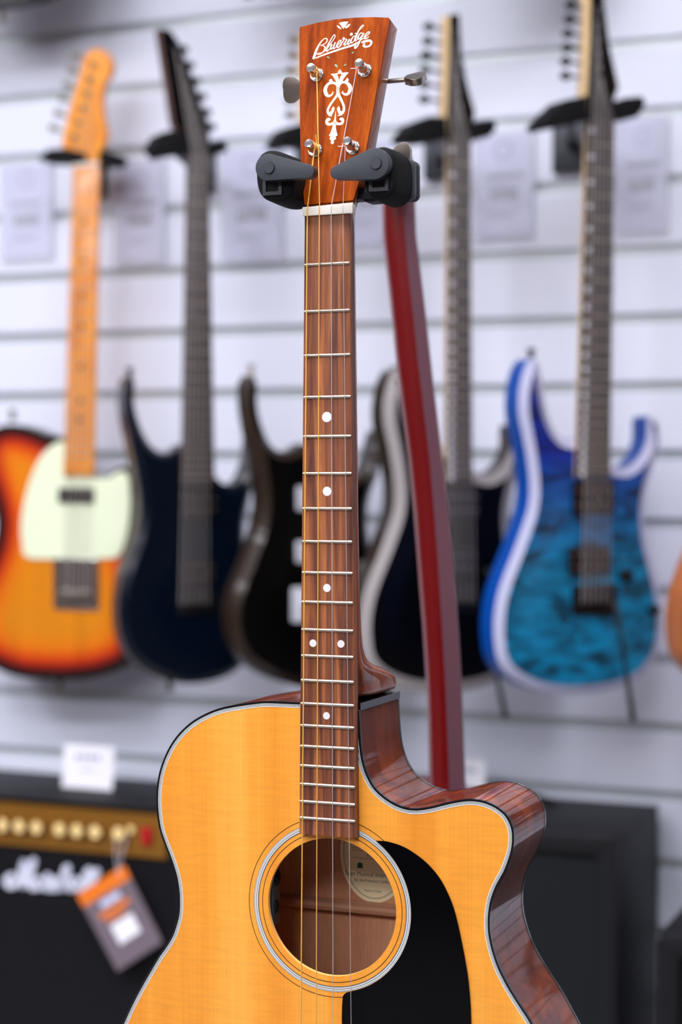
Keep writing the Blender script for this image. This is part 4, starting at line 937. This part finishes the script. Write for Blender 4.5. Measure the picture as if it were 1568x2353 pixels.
g6 = dict(x=1378 + dx6, w=0.20, yaw=28, nut=(1385 + dx6, 250), scale=0.665, nf=24, bev=0.006, bw=0.014, label='natural brown wood electric guitar, only its left edge showing at the right border',
    body=[(a + dx6, b - 8) for a, b in body5], topmat=M['amber_wood'], sidemat=M['amber_wood'], bevmat=M['amber_wood'], board=M['dark_board'], neckmat=M['maple_pale'], neck=((1354 + dx6, 1414 + dx6, 255), (1328 + dx6, 1404 + dx6, 1085)),
    head=[(a + dx6, b - 12) for a, b in g5['head']], headth=0.02, headside=M['maple_pale'], headface=M['pianoblack'], tuners=[(a + dx6, b - 12) for a, b in g5['tuners']], posts=[(a + dx6, b - 12) for a, b in g5['posts']], metal=M['blackmetal'], nutmat=M['pickup'],
    bridge=(1368 + dx6, 1375), pickups=[], bridges=[(1318 + dx6, 1340, 1420 + dx6, 1400, M['blackmetal'], 0.6, M['blackmetal'])], buttons=[])
made = {}
for key, S in (('tele', tele), ('g2', g2), ('g3', g3), ('g4', g4), ('g5', g5), ('g6', g6)): made[key] = electric(S)

# upper row: only the lowest edge of the bodies and their shade reach the picture
def lift(key, px, label, du, ypx):
    r, f = made[key]; c = copy_tree(r); c['label'] = label
    p = hit(px, ypx, P0 + WN * 0.16, WN)
    m = r.matrix_world.copy(); m.translation = p; c.matrix_world = m; return c
UP = [('tele', 70, 'guitar of the upper row whose dark body bottom just shows at the top left corner', 0, 2), ('g2', 640, 'upper-row guitar above the acoustic headstock, only its shade in view', 0, -25), ('g4', 1240, 'upper-row guitar above the black and blue guitars, only its shade in view', 0, -60)]
ups = [lift(*a) for a in UP]
for c in ups: c['group'] = 'electric guitars hanging on the slat wall'
# unseen guitars added right of the frame as dark patches in the glossy reflections
for key, u, lb in (('g2', 0.62, 'unseen dark navy electric guitar added beyond the right border for the side reflections'), ('g3', 0.86, 'unseen black electric guitar added beyond the brown one for the side reflections'), ('g2', 1.30, 'unseen dark navy electric guitar added near the right end for the side reflections'), ('g3', 1.62, 'unseen black electric guitar added at the right end for the side reflections')):
    r_, f_ = made[key]; c = copy_tree(r_); c['label'] = lb; m = r_.matrix_world.copy(); q = SHOP.inverted() @ m.translation; q.x = u + 0.30; m.translation = SHOP @ q; c.matrix_world = m

# ------------------------------------------------------------------ wall hangers
def hanger(key, label, L, Rr, plate, stem=None):
    """L, Rr: pad polygons in the photo at the guitar's own distance; plate: rectangle at the wall"""
    r, f = made[key]
    p0 = hit((plate[0] + plate[2]) / 2, (plate[1] + plate[3]) / 2, P0 + WN * 0.01, WN)
    root = empty('wall_hanger', Matrix.Translation(p0), label, 'guitar hanger', 'black guitar hangers on the slat wall')
    I = root.matrix_world.inverted()
    mb = MB(); a = hit(plate[0], plate[1], P0, WN); b = hit(plate[2], plate[3], P0, WN)
    S_ = SHOP.inverted(); a = S_ @ a; b = S_ @ b
    mb.box(a.x, b.x, b.y, a.y, 0.0005, 0.014); mb.v = [I @ (SHOP @ Vector(v)) for v in mb.v]; mb.build('wall_plate', M['plastic'], root, bevel=0.002)
    cs = []
    for poly, z0, z1 in ((L, 0.016, -0.03), (Rr, 0.016, -0.03)):
        P = [f.xy(*p, z0) for p in poly]; mb = MB(); mb.prism(P, z0, z1); mb.v = [I @ (f.M @ Vector(v)) for v in mb.v]; mb.build('padded_arm', M['foam'], root, bevel=0.003)
        c = sum(P, Vector((0, 0))) / len(P); cs.append(I @ (f.M @ Vector((c.x, c.y, -0.028))))
    mid = (cs[0] + cs[1]) / 2; n = I.to_3x3() @ (f.M.to_3x3() @ Vector((0, 0, -1)))
    hub = mid + n * 0.022
    mb = MB(); mb.tube([cs[0], cs[0] + n * 0.016, hub, cs[1] + n * 0.016, cs[1]], 0.008, 10)
    mb.tube([hub, (hub + Vector((0, 0, 0))) / 2, Vector((0, 0, 0))], 0.010, 10); mb.build('yoke', M['blackmetal'], root, smooth=50)
hanger('tele', 'black hanger gripping the amber maple headstock of the sunburst guitar', [(86, 362), (110, 342), (150, 340), (190, 350), (194, 366), (170, 374), (120, 370), (95, 370)], [(226, 352), (240, 345), (262, 352), (266, 368), (248, 378), (228, 374)], (206, 376, 247, 458))
hanger('g2', 'black hanger gripping the headstock of the dark navy guitar', [(354, 335), (372, 304), (400, 298), (432, 306), (438, 348), (410, 352), (372, 360)], [(482, 332), (500, 322), (523, 326), (526, 345), (505, 354), (484, 350)], (436, 350, 498, 446))
hanger('g3', 'black hanger behind the left side of the acoustic headstock', [(636, 330), (660, 292), (690, 284), (722, 292), (726, 322), (690, 330), (660, 338)], [(786, 318), (800, 308), (826, 312), (828, 332), (806, 338), (788, 334)], (684, 320, 740, 425))
hanger('g4', 'black wall hanger gripping the black guitar just right of the red neck', [(932, 312), (960, 278), (990, 266), (1028, 268), (1030, 318), (985, 324), (945, 324)], [(1086, 288), (1108, 276), (1138, 274), (1144, 294), (1128, 314), (1090, 314)], (980, 318, 1040, 413))
hanger('g5', 'black hanger gripping the bright blue quilted guitar', [(1248, 284), (1278, 252), (1304, 228), (1352, 218), (1354, 276), (1310, 284), (1262, 294)], [(1414, 236), (1440, 224), (1480, 220), (1486, 240), (1470, 268), (1420, 272)], (1275, 268, 1356, 396))

# ------------------------------------------------------------------ price cards on the wall
M['card'] = pbr('lilac_white_paper', (204, 208, 238), 0.5)
M['sleeve'] = pbr('clear_sleeve', (236, 238, 248), 0.12, alpha=0.25)
M['print'] = pbr('printed_ink', (44, 48, 72), 0.7)
M['print2'] = pbr('pale_printed_ink', (150, 154, 186), 0.7)
def price_card(x0, y0, x1, y1, label):
    S_ = SHOP.inverted(); a = S_ @ hit(x0, y0, P0 + WN * 0.006, WN); b = S_ @ hit(x1, y1, P0 + WN * 0.006, WN); wd, hh = abs(b.x - a.x), abs(a.y - b.y)
    root = empty('price_card', SHOP @ Matrix.Translation(((a.x + b.x) / 2, b.y, 0.006)), label, 'price card', 'printed price cards on the slat wall')
    mb = MB(); mb.box(-wd / 2, wd / 2, 0, hh, 0, 0.0006); mb.build('paper', M['card'], root, smooth=0)
    mb = MB(); z = 0.001
    c = circle(0, hh * 0.84, wd * 0.16, 24); c2 = circle(0, hh * 0.84, wd * 0.12, 24)
    mb.add([(p.x, p.y, z) for p in c + c2], [(i, (i + 1) % 24, 24 + (i + 1) % 24, 24 + i) for i in range(24)], 1)
    x = -wd * 0.3
    while x < wd * 0.3:
        q = random.uniform(0.03, 0.09) * wd; mb.box(x, x + q, hh * 0.57, hh * 0.61, z, z + 0.0001, 0); x += q + 0.02 * wd
    for k in range(5): mb.box(-wd * 0.24 + k * wd * 0.105, -wd * 0.24 + k * wd * 0.105 + wd * 0.065, hh * 0.35, hh * 0.45, z, z + 0.0001, 0)
    for r_ in range(3): mb.box(-wd * 0.3, wd * (0.3 - 0.08 * (r_ % 2)), hh * (0.5 - 0.02 * r_), hh * (0.508 - 0.02 * r_), z, z + 0.0001, 1)
    for r_ in range(3): mb.box(-wd * 0.28, wd * (0.28 - 0.06 * r_), hh * (0.24 - 0.03 * r_), hh * (0.252 - 0.03 * r_), z, z + 0.0001, 1)
    mb.build('printing', [M['print'], M['print2']], root, smooth=0)
    mb = MB(); mb.box(-wd / 2 - 0.006, wd / 2 + 0.006, -0.006, hh + 0.008, 0.0015, 0.0022); mb.build('clear_sleeve', M['sleeve'], root, smooth=0)
price_card(4, 384, 118, 590, 'printed price card at the left edge, left of the amber maple neck')
price_card(268, 378, 376, 598, 'printed price card between the amber maple neck and the dark neck')
price_card(512, 344, 646, 596, 'printed price card left of the acoustic neck, under its hanger')
price_card(800, 330, 888, 560, 'printed price card right behind the acoustic nut')
price_card(1094, 312, 1222, 540, 'printed price card between the two right-hand dark necks')
price_card(1420, 276, 1530, 528, 'printed price card right of the blue guitar neck')

# ================================================================== amplifiers below
M['tolex'] = pbr('black_tolex', (10, 10, 16), 0.55, spec=0.3, bump=0.8, bscale=900)
M['grille'] = pbr('black_grille_cloth', (12, 12, 17), 0.85, spec=0.2, bump=0.6, bscale=1500)
M['grille_grey'] = pbr('charcoal_grille', (20, 24, 28), 0.8, spec=0.2, bump=0.6, bscale=1500)
M['gold'] = pbr('brushed_gold_panel', (134, 90, 22), 0.45, 0.25)
M['goldknob'] = pbr('gold_cap_glint', (246, 216, 150), 0.4)  # pale matte colour carries the bright highlight of each knob cap
M['redlamp'] = pbr('red_rocker_switch', (170, 0, 14), 0.4)
M['logo'] = pbr('white_plastic_script', (222, 226, 244), 0.4)
M['tagpaper'] = pbr('grey_mauve_card', (112, 100, 110), 0.5)
M['orange'] = pbr('orange_print', (232, 120, 20), 0.5)
M['white'] = pbr('white_paper', (240, 240, 248), 0.5)
M['steelhw'] = pbr('dark_hardware', (40, 40, 44), 0.35, 0.6)
SI = SHOP.inverted()
def onh(px, py, z): return SI @ hit(px, py, (0, 0, z), Vector((0, 0, 1)))
def onw(px, py, w): return SI @ hit(px, py, P0 + WN * w, WN)
# left combo amp
bk = onw(120, 1776, 0.03); topz = bk.y
fr_ = onh(150, 1838, topz); wf = fr_.z
xr_ = onw(432, 1900, wf).x; xl_ = xr_ - 0.60
zbot = 0.45
CA = empty('combo_amplifier', SHOP @ Matrix.Translation(((xl_ + xr_) / 2, zbot, 0)), 'black combo guitar amplifier with gold control panel and white script badge, lower left', 'amplifier')
CI = CA.matrix_world.inverted() @ SHOP
def cp(mb, name, mats, parent=CA, **k): mb.v = [CI @ Vector(v) for v in mb.v]; return mb.build(name, mats, parent, **k)
mb = MB(); mb.box(xl_, xr_, zbot, topz, 0.03, wf - 0.012)
mb.prism(rrect(xl_, xr_, zbot, topz, 0.012, 4), wf - 0.012, wf, holes=[rrect(xl_ + 0.018, xr_ - 0.018, zbot + 0.018, topz - 0.006, 0.008, 4)])
cp(mb, 'cabinet', M['tolex'], bevel=0.003)
g0 = onw(60, 1849, wf); g1 = onw(378, 1974, wf); gtop = onw(200, 1861, wf).y; gbot = onw(200, 1958, wf).y; gx1 = onw(379, 1920, wf).x
mb = MB(); mb.box(xl_ + 0.02, gx1, gbot, gtop, wf - 0.012, wf - 0.002); pan = cp(mb, 'control_panel', M['gold'], smooth=0)
for px, py in ((5, 1896), (43, 1899), (83, 1901.5), (136, 1906), (176, 1909), (218, 1912), (272, 1916)):
    q = onw(px, py, wf + 0.012); mb = MB(); Mx = Matrix.Translation((q.x, q.y, wf - 0.002))
    mb.lathe([(0.0115, 0), (0.0105, 0.012), (0.0105, 0.0135), (0.0095, 0.0138)], Mx, 24, 0); mb.lathe([(0.0096, 0.0138), (0.0092, 0.0146), (0.0005, 0.0148)], Mx, 24, 1)
    cp(mb, 'knob', [M['gold'], M['goldknob']], pan, smooth=40)
q = onw(300, 1905, wf); mb = MB(); mb.lathe([(0.006, 0), (0.006, 0.004), (0.003, 0.004)], Matrix.Translation((q.x, q.y - 0.001, wf - 0.002)), 16); cp(mb, 'input_jack', M['goldknob'], pan)
q = onw(338, 1921, wf); mb = MB(); mb.box(q.x - 0.0085, q.x + 0.0085, q.y - 0.013, q.y + 0.013, wf - 0.002, wf + 0.004); cp(mb, 'power_switch', M['redlamp'], pan, bevel=0.001)
mb = MB(); mb.box(xl_ + 0.018, xr_ - 0.018, zbot + 0.018, gbot - 0.004, wf - 0.012, wf - 0.006); cp(mb, 'grille', M['grille'], smooth=0)
mb = MB()
def LG(pts, ws):
    P = [Vector((onw(x / 6.03, 1920 + y / 6.03, wf).x, onw(x / 6.03, 1920 + y / 6.03, wf).y)) for x, y in pts]
    ribbon(mb, P, ws, wf - 0.0015, lambda x, y, z: (x, y, z)); ribbon(mb, P, ws, wf - 0.0045, lambda x, y, z: (x, y, z))
k = 0.001
LG([(150, 560), (100, 580), (70, 640), (110, 700), (190, 690), (260, 560), (320, 360), (310, 480), (280, 640), (300, 700)], [9 * k] * 10)
LG([(300, 700), (370, 520), (440, 360), (450, 380), (410, 560), (400, 690), (450, 730)], [10 * k] * 7)
for x0 in (450, 770, 940):
    LG([(x0 + 120, 620), (x0 + 60, 600), (x0 + 30, 670), (x0 + 60, 740), (x0 + 120, 700), (x0 + 150, 620), (x0 + 140, 720), (x0 + 180, 750)], [6 * k] * 8)
LG([(600, 700), (640, 540), (650, 600), (700, 600), (670, 740), (720, 740)], [7 * k] * 6)
LG([(720, 740), (760, 600), (770, 640), (800, 720), (740, 760)], [6 * k] * 5)
LG([(810, 740), (850, 600), (900, 450), (930, 470), (870, 620), (850, 740)], [8 * k] * 6)
LG([(860, 680), (930, 600), (950, 640), (930, 740), (980, 760)], [6 * k] * 5)
LG([(1080, 760), (1150, 600), (1210, 480), (1230, 510), (1160, 640), (1120, 770)], [8 * k] * 6)
LG([(1170, 770), (1240, 620), (1310, 500), (1340, 520), (1270, 660), (1220, 780), (1270, 790)], [8 * k] * 7)
cp(mb, 'script_badge', M['logo'], smooth=0)
# card standing on the combo
def standing_card(px0, py0, px1, py1, z, label, cast=True):
    base = onh((px0 + px1) / 2, py1, z); wv = base.z; a = onw(px0, py0, wv); b = onw(px1, py1, wv); wd = b.x - a.x; hh = a.y - z
    root = empty('price_card', SHOP @ Matrix.Translation(((a.x + b.x) / 2, z, wv)), label, 'price card')
    Mt = Matrix.Rotation(math.radians(-8), 4, 'X')
    mb = MB(); mb.box(-wd / 2, wd / 2, 0, hh, 0, 0.001, M=Mt); mb.build('paper', M['white'], root, smooth=0)
    mb = MB(); mb.box(-wd * 0.4, wd * 0.4, 0, hh * 0.8, -0.0, 0.0008, M=Matrix.Rotation(math.radians(-28), 4, 'X')); mb.build('backrest', M['white'], root, smooth=0)
    mb = MB()
    for k in range(4): mb.box(-wd * 0.26 + k * wd * 0.13, -wd * 0.26 + k * wd * 0.13 + wd * 0.09, hh * 0.66, hh * 0.78, 0.0012, 0.0014, M=Mt)
    mb.box(-wd * 0.15, wd * 0.15, hh * 0.42, hh * 0.45, 0.0012, 0.0014, M=Mt); mb.build('printing', M['print2'], root, smooth=0)
standing_card(142, 1710, 258, 1812, topz, 'white price card standing on top of the combo amplifier')
# swing tag on the amp
TF = wf + 0.022
TP = [(176, 2055), (286, 1988), (373, 2165), (270, 2232)]
tq = [onw(*p, TF) for p in TP]
c0 = (tq[0] + tq[1]) / 2
TG = empty('swing_tag', SHOP @ Matrix.Translation(c0), 'grey swing tag with orange top hanging from a knob of the combo amplifier', 'tag')
TI = TG.matrix_world.inverted() @ SHOP
def tp(mb, name, mats, parent=TG, **k): mb.v = [TI @ Vector(v) for v in mb.v]; return mb.build(name, mats, parent, **k)
def tpt(u, v, z=0.0): 
    a = tq[0].lerp(tq[1], u); b = tq[3].lerp(tq[2], u); p = a.lerp(b, v); return Vector((p.x, p.y, TF + z))
def tquad(mb, u0, u1, v0, v1, z, mi=0, th=0.0):
    vs = [tpt(u0, v0, z), tpt(u1, v0, z), tpt(u1, v1, z), tpt(u0, v1, z)]
    vs2 = [v - Vector((0, 0, th)) for v in vs]; mb.add(vs + vs2, [(0, 1, 2, 3), (7, 6, 5, 4), (0, 4, 5, 1), (1, 5, 6, 2), (2, 6, 7, 3), (3, 7, 4, 0)], mi)
mb = MB(); tquad(mb, 0, 1, 0, 1, 0, 0, 0.0008); tp(mb, 'card', M['tagpaper'], smooth=0)
mb = MB(); tquad(mb, 0, 1, 0, 0.17, 0.0003, 0, 0.0002); tp(mb, 'orange_band', M['orange'], smooth=0)
mb = MB(); tquad(mb, 0.28, 0.74, 0.52, 0.76, 0.0003, 0, 0.0002); tp(mb, 'white_sticker', M['white'], smooth=0)
mb = MB(); tquad(mb, 0.3, 0.7, 0.22, 0.30, 0.0003, 0, 0.0002); tquad(mb, 0.18, 0.8, 0.34, 0.40, 0.0003, 1, 0.0002); tquad(mb, 0.26, 0.66, 0.43, 0.47, 0.0003, 1, 0.0002); tp(mb, 'printing', [M['card'], M['orange']], smooth=0)
kq = onw(272, 1922, wf + 0.012); hole = tpt(0.82, 0.07)
mb = MB(); mb.tube([(kq.x - 0.008, kq.y, wf + 0.008), (hole.x - 0.004, (kq.y + hole.y) / 2, TF), tuple(hole)], 0.0006, 6); mb.tube([(kq.x + 0.012, kq.y, wf + 0.008), (hole.x + 0.005, (kq.y + hole.y) / 2, TF), tuple(hole)], 0.0006, 6)
tp(mb, 'loop_string', M['white'])

# right-hand cabinet
bq = onw(1505, 1850, 0.03); tz = bq.y; fq = onh(1418, 1925, tz); wq = fq.z; xr2 = fq.x; xl2 = xr2 - 0.50
def cabinet(name, label, xl, xr, tz, wb, wfr, zb, grille, cat='amplifier', corner=True):
    root = empty(name, SHOP @ Matrix.Translation(((xl + xr) / 2, zb, 0)), label, cat); I = root.matrix_world.inverted() @ SHOP
    mb = MB(); mb.box(xl, xr, zb, tz, wb, wfr - 0.010)
    mb.prism(rrect(xl, xr, zb, tz, 0.010, 4), wfr - 0.012, wfr, holes=[rrect(xl + 0.026, xr - 0.026, zb + 0.026, tz - 0.026, 0.006, 4)])
    mb.v = [I @ Vector(v) for v in mb.v]; mb.build('cabinet', M['tolex'], root, bevel=0.004)
    mb = MB(); mb.box(xl + 0.026, xr - 0.026, zb + 0.026, tz - 0.026, wfr - 0.012, wfr - 0.007); mb.v = [I @ Vector(v) for v in mb.v]; mb.build('grille', grille, root, smooth=0)
    for sx in (0.3, 0.72):
        mb = MB(); xx = xl + (xr - xl) * sx
        mb.lathe([(0.008, 0), (0.007, 0.005), (0.001, 0.006)], Matrix.Translation((xx, tz, wb + 0.06)) @ Matrix.Rotation(-PI / 2, 4, 'X'), 14); mb.v = [I @ Vector(v) for v in mb.v]; mb.build('handle_screw', M['steelhw'], root)
    mb = MB(); ym = wb + 0.06
    mb.tube([(xl + (xr - xl) * 0.3, tz + 0.004, ym), (xl + (xr - xl) * 0.36, tz + 0.012, ym), (xl + (xr - xl) * 0.66, tz + 0.012, ym), (xl + (xr - xl) * 0.72, tz + 0.004, ym)], 0.005, 10); mb.v = [I @ Vector(v) for v in mb.v]; mb.build('handle', M['foam'], root)
    for sx in (0.1, 0.9):
        for wz in (wb + 0.05, wfr - 0.05):
            mb = MB(); mb.lathe([(0.016, -0.02), (0.018, 0.0)], Matrix.Translation((xl + (xr - xl) * sx, zb, wz)) @ Matrix.Rotation(-PI / 2, 4, 'X'), 14); mb.v = [I @ Vector(v) for v in mb.v]; mb.build('foot', M['foam'], root)
    return root
cabinet('speaker_cabinet', 'charcoal speaker cabinet with plain grille standing behind the acoustic body, lower right', xl2, xr2, tz, 0.03, wq, 0.47, M['grille_grey'])
bq3 = onw(1540, 1998, 0.05); tz3 = bq3.y; fq3 = onh(1545, 2150, tz3)
cabinet('speaker_cabinet', 'low dark speaker cabinet at the right border, right of the charcoal cabinet', onw(1512, 2200, fq3.z).x, onw(1512, 2200, fq3.z).x + 0.38, tz3, 0.05, fq3.z, 0.47, M['grille'])
standing_card(1040, 1744, 1113, 1835, tz, 'white price card just right of the red neck, on the charcoal cabinet')
# plinth that carries the amps (below the frame)
mb = MB(); mb.box(-1.35, 1.7, 0, 0.45, 0.02, 0.62); mb.box(-1.30, 1.65, 0.05, 0.43, 0.62, 0.625)
o = mb.build('display_plinth', M['paint'], smooth=0, bevel=0.002); o.matrix_world = SHOP; tag(o, 'long white display plinth under the amplifiers along the guitar wall', 'plinth')
bpy.context.view_layer.update()
